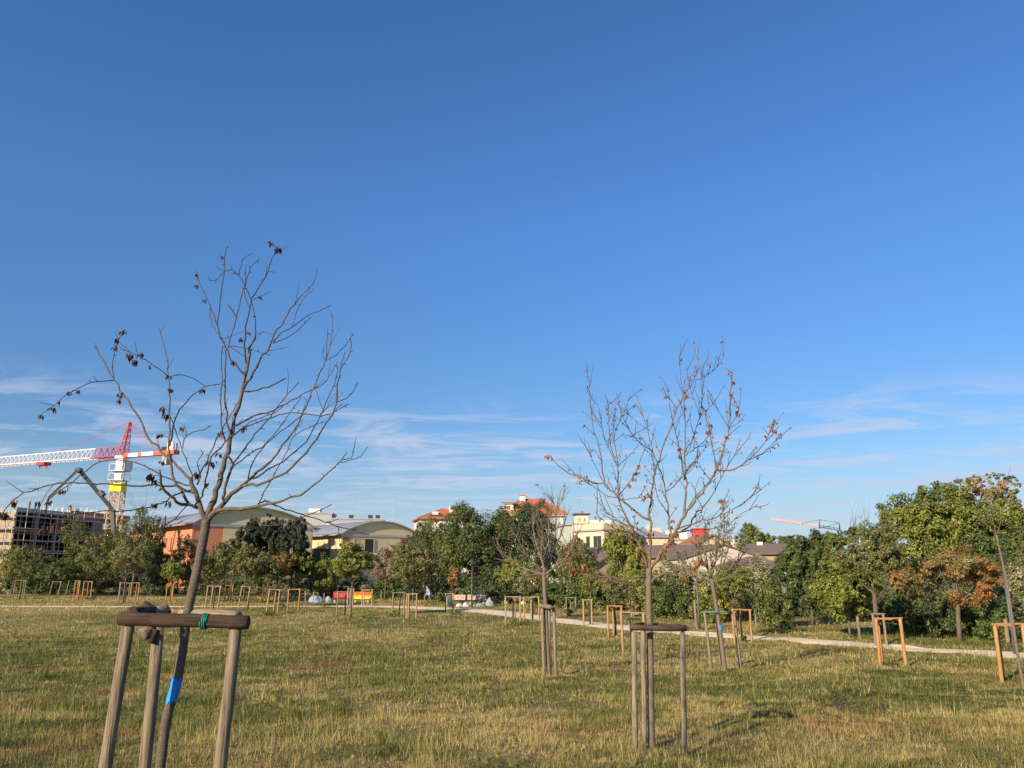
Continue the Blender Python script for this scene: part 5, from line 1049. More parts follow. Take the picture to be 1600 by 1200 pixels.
def gable_house(label, Yd, px, xdir, W, Dp, eave, ridge, wall, roof, over=.5, along='x', chim=None):
    b = Bld('house', label, loc(Yd, px), xdir); b.box('wall', 0, W, 0, Dp, 0, eave, wall)
    t = .16
    if along == 'x':      # ridge runs along x, eaves face the viewer
        b.poly('gable', [(0, 0, eave), (0, Dp, eave), (0, Dp/2, ridge-.1), (.2, 0, eave), (.2, Dp, eave), (.2, Dp/2, ridge-.1)], [(0, 1, 2), (3, 5, 4), (0, 3, 4, 1), (1, 4, 5, 2), (2, 5, 3, 0)], wall)
        b.poly('gable', [(W, 0, eave), (W, Dp, eave), (W, Dp/2, ridge-.1), (W-.2, 0, eave), (W-.2, Dp, eave), (W-.2, Dp/2, ridge-.1)], [(0, 2, 1), (3, 4, 5), (0, 1, 4, 3), (1, 2, 5, 4), (2, 0, 3, 5)], wall)
        for s_ in (0, 1):
            e = -over if s_ == 0 else Dp+over; ze = eave-.02-(ridge-eave)*over/(Dp/2)
            vs_ = [(-over, e, ze), (W+over, e, ze), (W+over, Dp/2, ridge), (-over, Dp/2, ridge)]; vs_ += [(x, y, z+t) for x, y, z in vs_]
            b.poly('roof_slope', vs_, [(0, 1, 2, 3), (4, 5, 6, 7), (0, 1, 5, 4), (1, 2, 6, 5), (2, 3, 7, 6), (3, 0, 4, 7)], roof)
    else:                 # gable faces the viewer
        for y0_ in (0, Dp-.2):
            b.poly('gable', [(0, y0_, eave), (W, y0_, eave), (W/2, y0_, ridge-.1), (0, y0_+.2, eave), (W, y0_+.2, eave), (W/2, y0_+.2, ridge-.1)], [(0, 1, 2), (3, 5, 4), (0, 3, 4, 1), (1, 4, 5, 2), (2, 5, 3, 0)], wall)
        for s_ in (0, 1):
            e = -over if s_ == 0 else W+over; ze = eave-.02-(ridge-eave)*over/(W/2)
            vs_ = [(e, -over, ze), (e, Dp+over, ze), (W/2, Dp+over, ridge), (W/2, -over, ridge)]; vs_ += [(x, y, z+t) for x, y, z in vs_]
            b.poly('roof_slope', vs_, [(0, 1, 2, 3), (4, 5, 6, 7), (0, 1, 5, 4), (1, 2, 6, 5), (2, 3, 7, 6), (3, 0, 4, 7)], roof)
    if chim: b.box('chimney', chim[0], chim[0]+.7, chim[1], chim[1]+.7, chim[2], chim[2]+1.4, 'white_wall')
    return b
gable_house('low house with a red-brown tiled roof behind the upright bare trunk', 96, 985, (.98, .18), 6.5, 6, 3.6, 5.15, 'tan_wall', 'brick')
gable_house('low house with a broad dark tiled roof, behind the slanting sapling', 94, 1016, (.97, -.2), 8.0, 7, 4.45, 5.65, 'tan_wall', 'brown_tile', .6)
gable_house('small peach gabled house below the red roof box', 104, 1088, (.97, .2), 5, 6, 6.0, 7.3, 'peach_wall', 'brick', .3, 'y')
gable_house('low house with a white barge board left of the bright green tree', 84, 926, (.9, .43), 6.5, 6, 3.2, 5.2, 'tan_wall', 'brown_tile', .4, 'y')
gable_house('wide low white gabled house with a grey roof edge, right of the slanting sapling', 86, 1068, (.99, .1), 9.2, 8, 4.05, 5.5, 'pinkish_wall', 'brown_tile', .25, 'y')
gable_house('low house with a long brown roof below the far green trees', 100, 1170, (.98, -.15), 9, 6, 4.9, 6.0, 'tan_wall', 'brown_tile', .5, 'x', (1.6, 2.4, 4.95))
b_ = Bld('house', 'low house with a brown hip roof, nearest of the brown roofs', loc(78, 1158), (.98, .12)); b_.box('wall', 0, 4.9, 0, 6, 0, 3.0, 'grey_wall'); b_.hip('roof', 0, 4.9, 0, 6, 3.1, 1.0, 'brown_tile', .5, 2.6)
# roof aerials
for i, (px, Yd, zt, zb, lab) in enumerate([(556, 188, 20.5, 14.9, 'thin roof aerial above the yellow hall'), (610, 165, 18.5, 11.5, 'thin roof aerial right of the barrel roof'), (907, 138, 15.6, 12.6, 'thin roof aerial on the cream roof tower'), (1151, 90, 6.4, 4.6, 'rooftop aerial with cross arms above the white gable'), (1026, 120, 12, 8.4, 'tall thin roof aerial above the lemon block')]):
    q = P(px, HORIZON, Yd); a = thing('roof_aerial', lab, 'aerial', (q.x, Yd, zb), 'roof aerials'); mb = MB(); mb.tube([(0, 0, -.3), (0, 0, zt-zb)], .035, 5); mb.build('mast', M['steel'], a)
    for j in range(3): mb = MB(); mb.tube([(-.5-.2*(j % 2), 0, zt-zb-.15-.5*j), (.5+.2*(j % 2), 0, zt-zb-.15-.5*j)], .025, 4); mb.build('arm', M['steel'], a)
# ------------------------------------------------------------------ building site
bs = Bld('building_under_construction', 'unfinished concrete building wrapped in scaffolding at the far left', loc(113, 15), (.164, .986))
Lb, Wb = 27.0, 16.0
for z in (2.9, 5.75, 8.6, 11.4): bs.box('floor_slab', 1.0, Lb, 1.2, Wb, z-.3, z, 'concrete')
for x in (1.3, 5.5, 9.7, 13.9, 18.1, 22.3, 26.5):
    for y in (1.6, 8, 15): bs.box('column', x-.2, x+.2, y-.2, y+.2, 0, 11.1, 'concrete')
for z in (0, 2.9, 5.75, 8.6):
    bs.box('back_wall', 1.5, Lb-.5, 8.3, 8.6, z+.003, z+2.5, 'dark')  # near-black colour paints in the shade inside the open floors
    x = 13.95
    while x < Lb-3:
        bs.box('block_panel', x+.2, x+2.2, 1.45, 1.75, z+.003, z+2.54, 'block'); bs.box('block_panel', x+2.2, x+4.0, 1.45, 1.75, z+.003, z+.9, 'block'); bs.box('lintel', x+2.2, x+4.0, 1.44, 1.76, z+2.1, z+2.535, 'block'); x += 4.2
bs.box('formwork_edge', 12, Lb, 1.15, 1.5, 11.45, 12.1, 'formwork'); bs.box('formwork_edge', 1, 12, 1.15, 1.5, 11.45, 11.75, 'concrete')
for i in range(46):
    x = 12+15*((i*37) % 46)/46; y = 1.4+6*((i*17) % 46)/46; mb = MB(); mb.bar((x, y, 11.4), (x+.05, y, 12.6+.5*((i*7) % 5)/5), .05); mb.build('starter_bar', M['steel'], bs.root)
sc = Bld('scaffold', 'steel scaffold of poles, ledgers and planks on the unfinished building', loc(113, 15), (.164, .986))
XS = [-.6+2.4*i for i in range(12)]; ZS = [1.75*i for i in range(1, 7)]
for x in XS:
    for y in (0, 1.0): sc_h = (12.7 if x < 12 else 12.4) if y == 0 else 11.0; mb = MB(); mb.tube([(x, y, 0), (x, y, sc_h)], .048, 6); mb.build('pole', M['steel'], sc.root)
for z in ZS:
    for y in (0,): mb = MB(); mb.tube([(XS[0]-.3, y+.06, z+.95), (XS[-1]+.3, y+.06, z+.95)], .026, 5); mb.build('rail', M['steel'], sc.root)
    for i in range(0, 11, 1): mb = MB(); mb.box((XS[i]+1.2, .5, z), (2.36, .8, .17)); mb.build('plank', M['plank'], sc.root)
for i, x in enumerate(XS[:-1]):
    z = ZS[i % 5]; mb = MB(); mb.tube([(x, -.08, z), (x+2.4, -.08, z+1.75)], .035, 5); mb.build('brace', M['steel'], sc.root)
YS = [3+2.2*i for i in range(7)]
for y in YS:                     # short side round the corner
    for x in (-.6, .4): mb = MB(); mb.tube([(x, y, 0), (x, y, 12.4)], .048, 6); mb.build('pole', M['steel'], sc.root)
for z in ZS:
    mb = MB(); mb.tube([(-.66, .3, z+.95), (-.66, YS[-1], z+.95)], .03, 5); mb.build('rail', M['steel'], sc.root)
    for i in range(3): mb = MB(); mb.box((-.1, 3.3+4.2*i, z), (.8, 4.1, .14)); mb.build('plank', M['plank'], sc.root)
bs.box('end_wall', 1.0, 1.25, 1.2, Wb, 0, 11.1, 'tan_wall')
# ------------------------------------------------------------------ tower crane
M['crane_yellow'] = plain('mast_ochre_paint', (.52, .30, .13), .6); M['crane_white'] = plain('white_crane_paint', (.78, .76, .74), .5); M['crane_red'] = plain('red_crane_paint', (.50, .05, .06), .5); M['crane_orange'] = plain('orange_crane_paint', (.72, .13, .05), .5); M['bright_yellow'] = plain('yellow_panel', (.80, .62, .02), .6)
Yk = 130.0; kb = loc(Yk, 169.5); crane = thing('tower_crane', 'red and white tower crane with an ochre lattice mast, above the building site', 'crane', kb)
jd = Vector((-.92, .39, 0)).normalized(); jn = Vector((-jd.y, jd.x, 0)); Up = Vector((0, 0, 1))
def lattice(mb, a, b, u_, v_, w0, w1, step, r, tri=False):
    a = Vector(a); b = Vector(b); n = max(1, int((b-a).length/step))
    cs = ((-1, -1), (1, -1), (1, 1), (-1, 1)) if not tri else ((-1, 0), (1, 0), (0, 2))
    def c(i, k): f = i/n; w = (w0+(w1-w0)*f)/2; return a+(b-a)*f+u_*cs[k][0]*w+v_*cs[k][1]*w
    m = len(cs)
    for k in range(m): mb.bar(c(0, k), c(n, k), r*1.7)
    for i in range(n):
        for k in range(m):
            k2 = (k+1) % m; mb.bar(c(i, k), c(i+1, k2) if i % 2 else c(i+1, k2), r); mb.bar(c(i, k), c(i, k2), r)
zt = P(190, 752, Yk).z-kb.z; zj = P(190, 714, Yk).z-kb.z; za = P(202, 660, Yk).z-kb.z
mb = MB(); lattice(mb, (0, 0, 0), (0, 0, zt), Vector((1, 0, 0)), Vector((0, 1, 0)), 1.75, 1.75, 1.5, .10); mb.build('mast', M['crane_yellow'], crane)
mb = MB(); z_ = P(186, 762, Yk).z-kb.z; mb.box((0, 0, z_), (1.95, 1.95, 1.4)); mb.build('climbing_collar', M['bright_yellow'], crane)
mb = MB(); mb.box((0, 0, (zt+zj)/2), (1.15, 1.15, zj-zt)); mb.box((0, 0, zj-.1), (1.6, 1.6, .45)); mb.build('slewing_unit', M['crane_white'], crane)
mb = MB(); cc_ = -jn*1.25+Vector((0, 0, (zt+zj)/2+.6)); mb.box(cc_, (1.0, 1.2, 1.7), math.atan2(jd.y, jd.x)); cab = mb.build('cab', M['crane_white'], crane)
mb = MB(); mb.box(cc_+jd*.62-jn*.1+Vector((0, 0, .15)), (.06, 1.1, 1.1), math.atan2(jd.y, jd.x)); mb.box(cc_-jn*.77+Vector((0, 0, .15)), (.8, .04, 1.0), math.atan2(jd.y, jd.x)); mb.build('cab_window', M['dark_glass'], cab)
for zz in (zt+.1, zt+1.7):
    mb = MB(); mb.box((0, 0, zz), (2.5, 2.5, .08))
    for sx in (-1.25, 1.25):
        for sy in (-1.25, 1.25): mb.bar((sx, sy, zz), (sx, sy, zz+1.1), .05)
        mb.bar((sx, -1.25, zz+1.1), (sx, 1.25, zz+1.1), .05); mb.bar((-1.25, sx, zz+1.1), (1.25, sx, zz+1.1), .05)
    mb.build('platform', M['steel'], crane)
apex = -jd*1.0+Up*za
mb = MB(); lattice(mb, Up*(zj+.2)-jd*.2, apex, jd, jn, 1.25, .3, 1.1, .07); mb.build('apex_tower', M['crane_red'], crane)
j0 = jd*.8+Up*(zj+.1); Lr, Lj = 5.7, 46.0
mb = MB(); lattice(mb, j0, j0+jd*Lr, jn, Up, 1.7, 1.7, 1.15, .075, True); mb.build('jib_inner', M['crane_red'], crane)
mb = MB(); lattice(mb, j0+jd*(Lr+.02), j0+jd*Lj, jn, Up, 1.7, 1.5, 1.15, .08, True); mb.build('jib_outer', M['crane_white'], crane)
cj0 = -jd*.8+Up*(zj+.1); segs = [(0, 1.3, 'crane_orange'), (1.3, 3.6, 'crane_white'), (3.6, 4.3, 'crane_orange'), (4.3, 7.0, 'crane_white'), (7.0, 11.6, 'crane_orange')]
for s0, s1, m_ in segs: mb = MB(); mb.bar(cj0-jd*s0, cj0-jd*(s1-.02), 1.2, .62); mb.build('counter_jib', M[m_], crane)
# lettering on the counter-jib is too small to read: a row of dark strokes on the white plate
mb = MB()
for i in range(6): c_ = cj0-jd*(1.6+.33*i); mb.box(c_-jn*.613, (.2, .02, .3), math.atan2(jd.y, jd.x)); 
mb.build('lettering', M['dark'], crane)
ce = cj0-jd*9.6; mb = MB(); mb.box(ce-Up*1.1, (1.0, 1.1, 1.7), math.atan2(jd.y, jd.x)); mb.build('counterweight', M['concrete'], crane)
mb = MB(); mb.box(ce+Up*.95-jd*.9, (1.2, 1.1, 1.3), math.atan2(jd.y, jd.x)); mb.build('winch_cabinet', M['crane_white'], crane)
mb = MB(); mb.box(ce+Up*.65+jd*.4, (1.0, 1.0, .7), math.atan2(jd.y, jd.x)); mb.build('winch_drum', M['dark'], crane)
mb = MB(); q0 = ce-jd*1.2
for s_ in (-.6, .6):
    for i in range(3): mb.bar(q0+jn*s_-jd*(.5*i)+Up*.3, q0+jn*s_-jd*(.5*i)+Up*1.4, .05)
    mb.bar(q0+jn*s_+Up*1.4, q0+jn*s_-jd*1.0+Up*1.4, .05)
mb.build('handrail', M['steel'], crane)
mb = MB(); mb.tube([apex, j0+jd*15.5+Up*1.6], .045, 5); mb.build('jib_tie', M['crane_red'], crane)
for s_ in (-.5, .5): mb = MB(); mb.tube([apex, ce+jn*s_+jd*2+Up*.4], .025, 5); mb.build('counter_tie', M['crane_red'], crane)
for i in range(3):
    mb = MB(); mb.tube([apex+jd*0, ce+jd*(3.2+1.2*i)+Up*.4], .02, 4); mb.build('counter_tie', M['crane_red'], crane)
tr_ = j0+jd*18.5-Up*.3; mb = MB(); mb.box(tr_, (2.2, 1.4, .5), math.atan2(jd.y, jd.x))
for s_ in (-.9, .9): mb.bar(tr_+jd*s_, tr_+jd*s_-Up*.9, .16)
mb.build('trolley', M['crane_red'], crane)
mb = MB()
for s_ in (-.45, .45): mb.bar(tr_+jd*s_, tr_+jd*s_*.6-Up*12, .05)
mb.build('hoist_rope', M['steel'], crane)
mb = MB(); hp = tr_-Up*12.2; mb.box(hp, (.9, .5, .7), math.atan2(jd.y, jd.x)); mb.tube([hp-Up*.3, hp-Up*.8, hp-Up*1.1+jd*.25, hp-Up*1.2, hp-Up*1.05-jd*.25], .07, 6); mb.build('hook_block', M['crane_red'], crane)
mb = MB(); lo_ = [tr_+(jd*-1)*(17.0*f)-Up*(1.6*math.sin(math.pi*f)+.2) for f in [i/10 for i in range(11)]]; mb.tube(lo_, .03, 4); mb.build('trolley_rope', M['steel'], crane)
# concrete pump boom
Yp = 120.0; pb = loc(Yp, 186); pump = thing('concrete_pump_boom', 'folding grey concrete pump boom arching over the building site', 'pump boom', pb)
M['boom'] = plain('boom_grey_paint', (.07, .08, .08), .5)
k1, k2, k3 = P(176, 797, Yp)-pb, P(123.5, 735, Yp-2)-pb, P(76, 778, Yp-4)-pb
mb = MB(); mb.bar((0, 0, 0), k1, .55); mb.bar(k1, k2, .42, .5); mb.build('lower_arm', M['boom'], pump)
mb = MB(); mb.bar(k2+Vector((.1, -.5, 0)), k3, .3, .36); mb.build('upper_arm', M['boom'], pump)
mb = MB(); mb.tube([k1+Vector((.2, -.4, .35)), k2+Vector((.4, -.5, .3))], .07, 6); mb.tube([k2+Vector((.3, -.9, -.3)), k3+Vector((.3, -.3, -.1))], .07, 6); mb.build('concrete_pipe', M['boom'], pump)
mb = MB(); mb.tube([k2-Vector((0, .6, 0)), k2+Vector((0, .5, 0))], .42, 10); mb.build('hinge', M['boom'], pump)
mb = MB(); mb.tube([k3, P(73, 786, Yp-4)-pb, P(71.5, 802, Yp-4)-pb], .1, 6); mb.build('end_hose', M['dark'], pump)
mb = MB(); mb.bar(P(157, 768, Yp-.9)-pb, P(162, 774, Yp-.9)-pb, .9, .5); mb.build('cylinder', M['boom'], pump)
# far crane on the right
M['far_jib'] = plain('faded_orange_paint', (.62, .34, .24), .7); Y2 = 400.0; q = P(1310, HORIZON, Y2); c2 = thing('tower_crane', 'small distant crane jib with a cable frame above the right trees', 'crane', (q.x, Y2, 0))
mb = MB(); a_, b2 = P(1312, 829, Y2)-c2.location, P(1206, 812, Y2+25)-c2.location; nz = Vector((0, 1, 0))
mb_ = MB(); lattice(mb_, a_, a_+(b2-a_)*.3, nz, Up, 1.1, 1.1, 2.4, .11, True); mb_.build('counter_jib', M['dark'], c2)
mb_ = MB(); lattice(mb_, a_+(b2-a_)*.3, b2, nz, Up, 1.1, .9, 2.4, .12, True); mb_.build('jib', M['far_jib'], c2)
t1_, t2_ = P(1281, 812, Y2+8)-c2.location, P(1311, 817, Y2)-c2.location; f1, f2 = P(1280, 826, Y2+8)-c2.location, P(1314, 832, Y2)-c2.location
mb_ = MB(); mb_.bar(f1, t1_, .3); mb_.bar(a_, t2_, .3); mb_.bar(t2_, f2, .22); mb_.build('strut', M['dark'], c2)
mb_ = MB(); mb_.bar(t1_, t2_, .18); mb_.bar(t1_, P(1252, 818, Y2+12)-c2.location, .18); mb_.bar(f1, t2_, .18); mb_.build('cable', M['dark'], c2)
mb_ = MB(); lattice(mb_, (a_.x, a_.y, 0), a_, Vector((1, 0, 0)), nz, 1.6, 1.6, 2.2, .18); mb_.build('mast', M['dark'], c2)
# ------------------------------------------------------------------ lamp posts
M['lamp_grey'] = surf('dark_grey_lamp_paint', (.09, .11, .11), (.07, .085, .085), (3, 3, 3), .5, .05, metal=.2); M['lamp_glass'] = surf('smoky_lamp_lens', (.035, .037, .042), (.055, .056, .06), (3, 3, 3), .25, 0, spec=.5)
def lamp(label, x, by, ty, r=.05):
    a = G(x, by); top = P(x, ty, a.y).z-a.z; root = thing('lamp_post', label, 'lamp post', a, 'lamp posts')
    mb = MB(); mb.tube([(0, 0, -.1), (0, 0, .9), (0, 0, top-.42)], [r*1.2, r*1.1, r*.85], 12); mb.build('pole', M['lamp_grey'], root, True)
    mb = MB(); mb.tube([(0, 0, .0), (0, 0, .04), (0, 0, .06)], [r*2, r*2, r*1.3], 12); mb.build('base_collar', M['lamp_grey'], root)
    mb = MB(); mb.tube([(0, 0, top-.44), (0, 0, top-.40), (0, 0, top-.12), (0, 0, top-.1)], [r*.9, .06, .115, .11], 14); mb.build('lantern', M['lamp_glass'], root, True)
    mb = MB(); mb.tube([(0, 0, top-.05), (0, 0, top-.035), (0, 0, top)], [.20, .205, .12], 18); mb.build('cap', M['lamp_grey'], root, True)
    mb = MB(); 
    for k in range(3): a_ = 2*math.pi*k/3; mb.tube([(math.cos(a_)*.075, math.sin(a_)*.075, top-.40), (math.cos(a_)*.17, math.sin(a_)*.17, top-.045)], .009, 5)
    mb.build('lantern_arms', M['lamp_grey'], root)
lamp('slim grey lamp post by the pink benches', 737, 948, 876); lamp('slim grey lamp post left of the slanting sapling', 1093, 985, 876); lamp('grey lamp post with a conical lantern at the right edge', 1587, 1024, 864)
# ------------------------------------------------------------------ painted benches, bin, tarpaulins, sacks
def bench(label, x, by, w_px, h_px, mats, marks, seed):
    a = G(x, by); W = w_px*a.y/F; H = h_px*a.y/F*1.0; root = thing('bench', label, 'bench', a, 'painted concrete benches'); rn = random.Random(seed)
    mb = MB(); mb.box((0, .05, .42+H/2), (W, .12, H)); o = mb.build('backrest', M[mats[0]], root); bv = o.modifiers.new('bevel', 'BEVEL'); bv.width = .02; bv.segments = 2
    mb = MB(); mb.box((0, -.28, .40), (W*.98, .5, .09)); o2 = mb.build('seat', M[mats[1]], root)
    for s in (-1, 1): mb = MB(); mb.box((s*W*.36, -.12, .175), (.16, .5, .36)); mb.build('leg', M['concrete'], root)
    for i in range(marks[0]):                    # sprayed graffiti strokes
        mb = MB(); cx = -W*.42+W*.84*(i+.5)/marks[0]; cz = .42+H*.5; pts = []
        s = H*.28; k = rn.choice((0, 1, 2))
        for j in range(9):
            t = j/8; ang = {0: 2*math.pi*t*.8, 1: 2.2*math.pi*t, 2: math.pi*t*1.2}[k]+rn.random()*.2
            pts.append((cx+math.cos(ang)*s*.8+(t-.5)*s*.7, -.0145, cz+math.sin(ang)*s))
        mb.tube(pts, H*.035, 5); mb.build('graffiti', M[marks[1]], o)
    return root, W, H
M['pink_paint'] = surf('pinkish_concrete', (.62, .42, .34), (.54, .37, .30), (3, 3, 3), .9, .1); M['red_paint'] = surf('red_paint_layers', (.50, .025, .03), (.20, .02, .02), (2.2, 2.2, 2.2), .7, .1, lo=.42, hi=.6); M['black_paint'] = surf('dark_spray_paint', (.06, .05, .05), None, (4, 4, 4), .7, 0); M['pale_spray'] = surf('pale_spray_paint', (.70, .30, .25), None, (4, 4, 4), .7, 0)
mm, t_, b_, o_ = newmat('flame_yellow_paint'); tc_ = t_.nodes.new('ShaderNodeTexCoord'); sx_ = t_.nodes.new('ShaderNodeSeparateXYZ'); t_.links.new(tc_.outputs['Object'], sx_.inputs[0]); no_ = t_.nodes.new('ShaderNodeTexNoise'); no_.inputs['Scale'].default_value = 4; t_.links.new(tc_.outputs['Object'], no_.inputs['Vector'])
ad_ = t_.nodes.new('ShaderNodeMath'); ad_.operation = 'MULTIPLY_ADD'; t_.links.new(no_.outputs['Fac'], ad_.inputs[0]); ad_.inputs[1].default_value = .5; t_.links.new(sx_.outputs['Z'], ad_.inputs[2])
rp_ = t_.nodes.new('ShaderNodeValToRGB'); rp_.color_ramp.elements[0].position = .8; rp_.color_ramp.elements[0].color = (.85, .50, .02, 1); rp_.color_ramp.elements[1].position = 1.0; rp_.color_ramp.elements[1].color = (.72, .10, .02, 1); t_.links.new(ad_.outputs[0], rp_.inputs[0]); t_.links.new(rp_.outputs[0], b_.inputs['Base Color']); b_.inputs['Roughness'].default_value = .7; M['flame_paint'] = mm
bench('bench painted red with pale graffiti, beyond the far path', 534, 942, 27, 9, ('red_paint', 'dark_glass'), (5, 'pale_spray'), 1)
bench('bench painted in orange and yellow flames', 566, 942, 26, 9, ('flame_paint', 'bright_yellow'), (3, 'black_paint'), 2)
bench('pink bench with black graffiti nearest the grey bin', 713, 945.5, 27, 7.5, ('pink_paint', 'dark_glass'), (4, 'black_paint'), 3)
bench('pink bench with graffiti behind the lamp post', 745, 945.5, 28, 7.5, ('pink_paint', 'dark_glass'), (5, 'black_paint'), 4)
a = G(704, 947); bn = thing('litter_bin', 'dark grey litter bin beside the pink bench', 'bin', a)
mb = MB(); mb.tube([(0, 0, .05), (0, 0, .75), (0, 0, .8)], [.24, .27, .27], 16); mb.build('body', M['lamp_grey'], bn, True); mb = MB(); mb.tube([(0, 0, .80), (0, 0, .86), (0, 0, .9)], [.30, .29, .2], 16); mb.build('lid', M['lamp_grey'], bn, True)
mb = MB(); mb.box((-.30, 0, .45), (.06, .3, .7)); mb.build('back_panel', M['steel'], bn)
M['tarp'] = surf('blue_grey_tarpaulin', (.30, .36, .46), (.19, .24, .33), (3, 3, 3), .55, .3); M['sack'] = surf('white_rubble_sack', (.66, .64, .62), (.42, .42, .43), (4, 4, 4), .7, .4); M['net'] = surf('grey_mesh_heap', (.34, .37, .38), (.17, .19, .20), (6, 6, 6), .7, .4); M['stone'] = surf('pale_stone', (.46, .38, .32), (.32, .27, .23), (3, 3, 3), .9, .5)
def heap(name, label, cat, x, by, w_px, h_px, mat, seed, group=None, parts=()):
    a = G(x, by); rs = random.Random(seed); W = w_px*a.y/F/2; H = h_px*a.y/F
    root = thing(name, label, cat, a, group); bm = bmesh.new(); bmesh.ops.create_icosphere(bm, subdivisions=3, radius=1)
    for v in bm.verts:
        f = float(fbm(v.co.x*1.6+seed, v.co.y*1.6+v.co.z*2.1, seed, 3)); k = .72+.56*f
        v.co = Vector((v.co.x*W*k, v.co.y*W*.75*k, max(-.03, v.co.z*H*k*1.05)))
    me = bpy.data.meshes.new('body'); bm.to_mesh(me); bm.free(); me.materials.append(M[mat]); o = link(bpy.data.objects.new('body', me), root)
    mb = MB(); pts = [(math.cos(t)*W*.8, math.sin(t)*W*.6, .04+.02*math.sin(5*t)) for t in [i*.35 for i in range(19)]]; mb.tube(pts, .025, 5); mb.build('hem', M[mat], root, True)
    return root
heap('tarpaulin', 'large blue-grey tarpaulin mound beside the red bench', 'tarpaulin', 494, 941, 23, 10, 'tarp', 1, 'tarpaulin mounds'); heap('tarpaulin', 'small blue-grey tarpaulin mound touching the red bench', 'tarpaulin', 513, 941, 11, 8, 'tarp', 2, 'tarpaulin mounds')
heap('rubble_sack', 'white rubble sack in front of the left pink bench', 'sack', 717, 948, 10, 4.5, 'sack', 3, 'rubble sacks'); heap('rubble_sack', 'white and violet rubble sack between the pink benches', 'sack', 728, 948, 11, 5.5, 'sack', 4, 'rubble sacks'); heap('mesh_heap', 'grey heap of crumpled mesh under the right pink bench', 'heap', 749, 947.5, 18, 5, 'net', 5); heap('mesh_heap', 'taller grey heap of crumpled mesh right of the pink benches', 'heap', 765, 947, 13, 10.5, 'net', 6)
heap('rubble_sack', 'white sack lying in the shade left of the wide pale frame', 'sack', 789, 944, 10, 5, 'sack', 7, 'rubble sacks'); heap('rubble_sack', 'white sack lying between the two wide pale frames', 'sack', 818, 944, 8, 4.5, 'sack', 8, 'rubble sacks'); heap('rubble_pile', 'pale rubble pile behind the small frame beyond the path', 'rubble', 879, 948, 17, 11, 'stone', 9)
heap('boulder', 'pale rounded stone at the left edge behind the grey frame', 'stone', 16, 928, 9, 6, 'stone', 10); heap('tarpaulin', 'pale blue-white sheeting in the bushes below the scaffold', 'tarpaulin', 54, 918, 26, 13, 'tarp', 12, 'tarpaulin mounds')
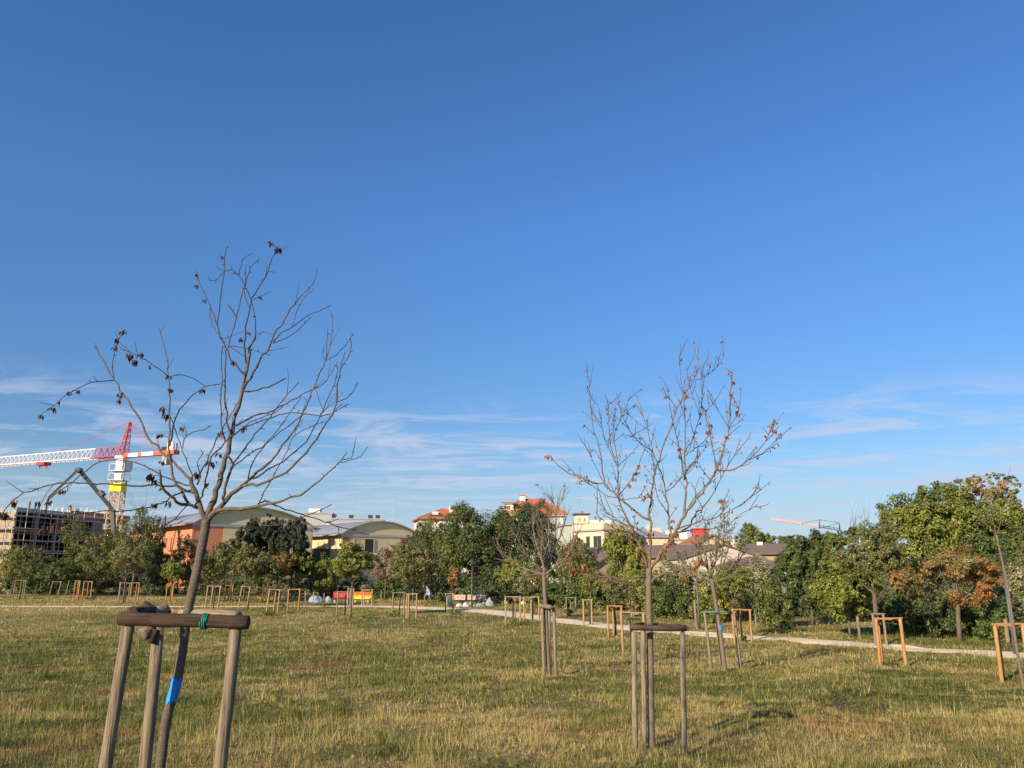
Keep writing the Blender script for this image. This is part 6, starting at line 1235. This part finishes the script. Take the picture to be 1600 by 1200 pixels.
# ------------------------------------------------------------------ people
M['skin'] = surf('skin', (.45, .27, .20), (.40, .24, .18), (8, 8, 8), .6, 0); M['blue_top'] = surf('pale_blue_top', (.34, .42, .58), (.25, .33, .48), (9, 9, 9), .9, .1); M['trousers'] = surf('olive_trousers', (.09, .085, .055), (.06, .06, .04), (9, 9, 9), .9, .1); M['dark_cloth'] = surf('dark_work_clothes', (.05, .055, .075), (.035, .04, .05), (9, 9, 9), .9, .1); M['hivis'] = surf('orange_vest', (.80, .16, .05), (.65, .12, .04), (9, 9, 9), .8, .1); M['helmet'] = surf('white_helmet', (.75, .74, .70), None, (9, 9, 9), .4, 0); M['hair'] = surf('dark_hair', (.03, .022, .018), None, (20, 20, 20), .8, .1)
def person(label, at_, h, face, pose, mats, helmet=False, bag=False):
    """body grown from a jointed skeleton as one skinned surface; clothing is coloured by height on the body."""
    root = thing('person', label, 'person', at_, 'people', face); s = h/1.75
    bend, step, arm = pose
    hip = Vector((0, 0, .93)); che = hip+Vector((0, bend*.32, .38)); neck = che+Vector((0, bend*.12, .16)); head = neck+Vector((0, bend*.10+.02, .14))
    J = [hip, che, neck, head, head+Vector((0, .01, .10))]; E = [(0, 1), (1, 2), (2, 3), (3, 4)]; Rr = [.145, .155, .062, .088, .07]
    for sd in (-1, 1):
        n = len(J); sh = che+Vector((sd*.17, .0, .08)); el = sh+Vector((sd*.06, arm*sd*.14+bend*.12, -.27)); wr = el+Vector((-sd*.02, .12+arm*sd*.1, -.2)); hd = wr+Vector((0, .05, -.09))
        J += [sh, el, wr, hd]; E += [(1, n), (n, n+1), (n+1, n+2), (n+2, n+3)]; Rr += [.075, .055, .042, .04]
        n = len(J); kn = hip+Vector((sd*.10, sd*step*.20, -.44)); an = hip+Vector((sd*.10, sd*step*.42-(.08 if sd*step < 0 else 0), -.85+(.03 if sd*step < 0 else 0))); to = an+Vector((sd*.015, .17, -.045))
        J += [hip+Vector((sd*.09, 0, -.05)), kn, an, to]; E += [(0, n), (n, n+1), (n+1, n+2), (n+2, n+3)]; Rr += [.105, .072, .05, .045]
    me = bpy.data.meshes.new('body'); me.from_pydata([tuple(j*s) for j in J], E, []); o = link(bpy.data.objects.new('body', me), root)
    sk = o.modifiers.new('skin', 'SKIN'); sk.use_smooth_shade = True
    for i, v in enumerate(me.skin_vertices[0].data): v.radius = (Rr[i]*s, Rr[i]*s); v.use_root = (i == 0)
    su = o.modifiers.new('sub', 'SUBSURF'); su.levels = 1; su.render_levels = 2
    m, t, b, ou = newmat('clothed_body'); tc__ = t.nodes.new('ShaderNodeTexCoord'); sp_ = t.nodes.new('ShaderNodeSeparateXYZ'); t.links.new(tc__.outputs['Object'], sp_.inputs[0])
    rp = t.nodes.new('ShaderNodeValToRGB'); rp.color_ramp.interpolation = 'CONSTANT'; mr = t.nodes.new('ShaderNodeMapRange'); mr.inputs[1].default_value = 0; mr.inputs[2].default_value = 1.9*s; t.links.new(sp_.outputs['Z'], mr.inputs[0]); t.links.new(mr.outputs[0], rp.inputs[0])
    e = rp.color_ramp.elements; e[0].position = 0; e[0].color = (.03, .03, .03, 1); e[1].position = .05; e[1].color = (*mats[1], 1); x = e.new(.47); x.color = (*mats[0], 1); x = e.new((neck.z-.02)/1.9); x.color = (.42, .25, .18, 1)
    t.links.new(rp.outputs[0], b.inputs['Base Color']); b.inputs['Roughness'].default_value = .85; me.materials.append(m)
    hm = bmesh.new(); bmesh.ops.create_uvsphere(hm, u_segments=14, v_segments=8, radius=.105*s)
    for v in hm.verts:
        if v.co.z < -.01*s: v.co.z = -.01*s; v.co.x *= 1.12; v.co.y *= 1.18
    hme = bpy.data.meshes.new('hm'); hm.to_mesh(hme); hm.free(); hme.materials.append(M['helmet'] if helmet else M['hair']); ho = link(bpy.data.objects.new('helmet' if helmet else 'hair', hme), root); ho.location = (head+Vector((0, -.005, .075)))*s
    return root
hy = G(671, 946)
person('person in a pale blue top walking along the path, bent forward', hy, 1.62, R(60), (.55, 1, 1), ((.36, .44, .60), (.085, .08, .055)))
for i, (px, yy, col_, lab, f) in enumerate([(24, 803, (.75, .20, .12), 'worker in an orange vest at the scaffold corner', 40), (45, 803, (.10, .06, .06), 'worker in dark clothes alone on the scaffold top', -30), (55.5, 804, (.05, .06, .09), 'taller worker in dark blue beside another on the scaffold top', 100), (61, 806, (.07, .06, .06), 'worker stooping next to the taller one on the scaffold top', 200), (109, 804, (.06, .06, .08), 'worker in dark clothes at the formwork edge', 30)]):
    o_ = loc(113, 15); best = min((abs(800+F*(o_.x+.164*l_-.986*1.7)/((o_.y+.986*l_+.164*1.7)*CT+ST*(11.42+.9-EYE))-px), l_) for l_ in [k_*.1 for k_ in range(0, 270)])[1]
    q = Vector((o_.x+.164*best-.986*1.7, o_.y+.986*best+.164*1.7, 11.42))
    person(lab, q, 1.75, R(f), ((.1, .4, .5), (.0, .3, .4), (.05, .5, .6), (.5, .4, .6), (.3, .3, .3))[i], (col_, (.05, .055, .07)), True)
print('tris', sum(sum(len(p.vertices)-2 for p in m.polygons) for m in bpy.data.meshes if len(m.polygons) < 3000)+sum(len(m.polygons)*(m.polygons[0].loop_total-2) for m in bpy.data.meshes if len(m.polygons) >= 3000))
print('objects', len(bpy.data.objects))
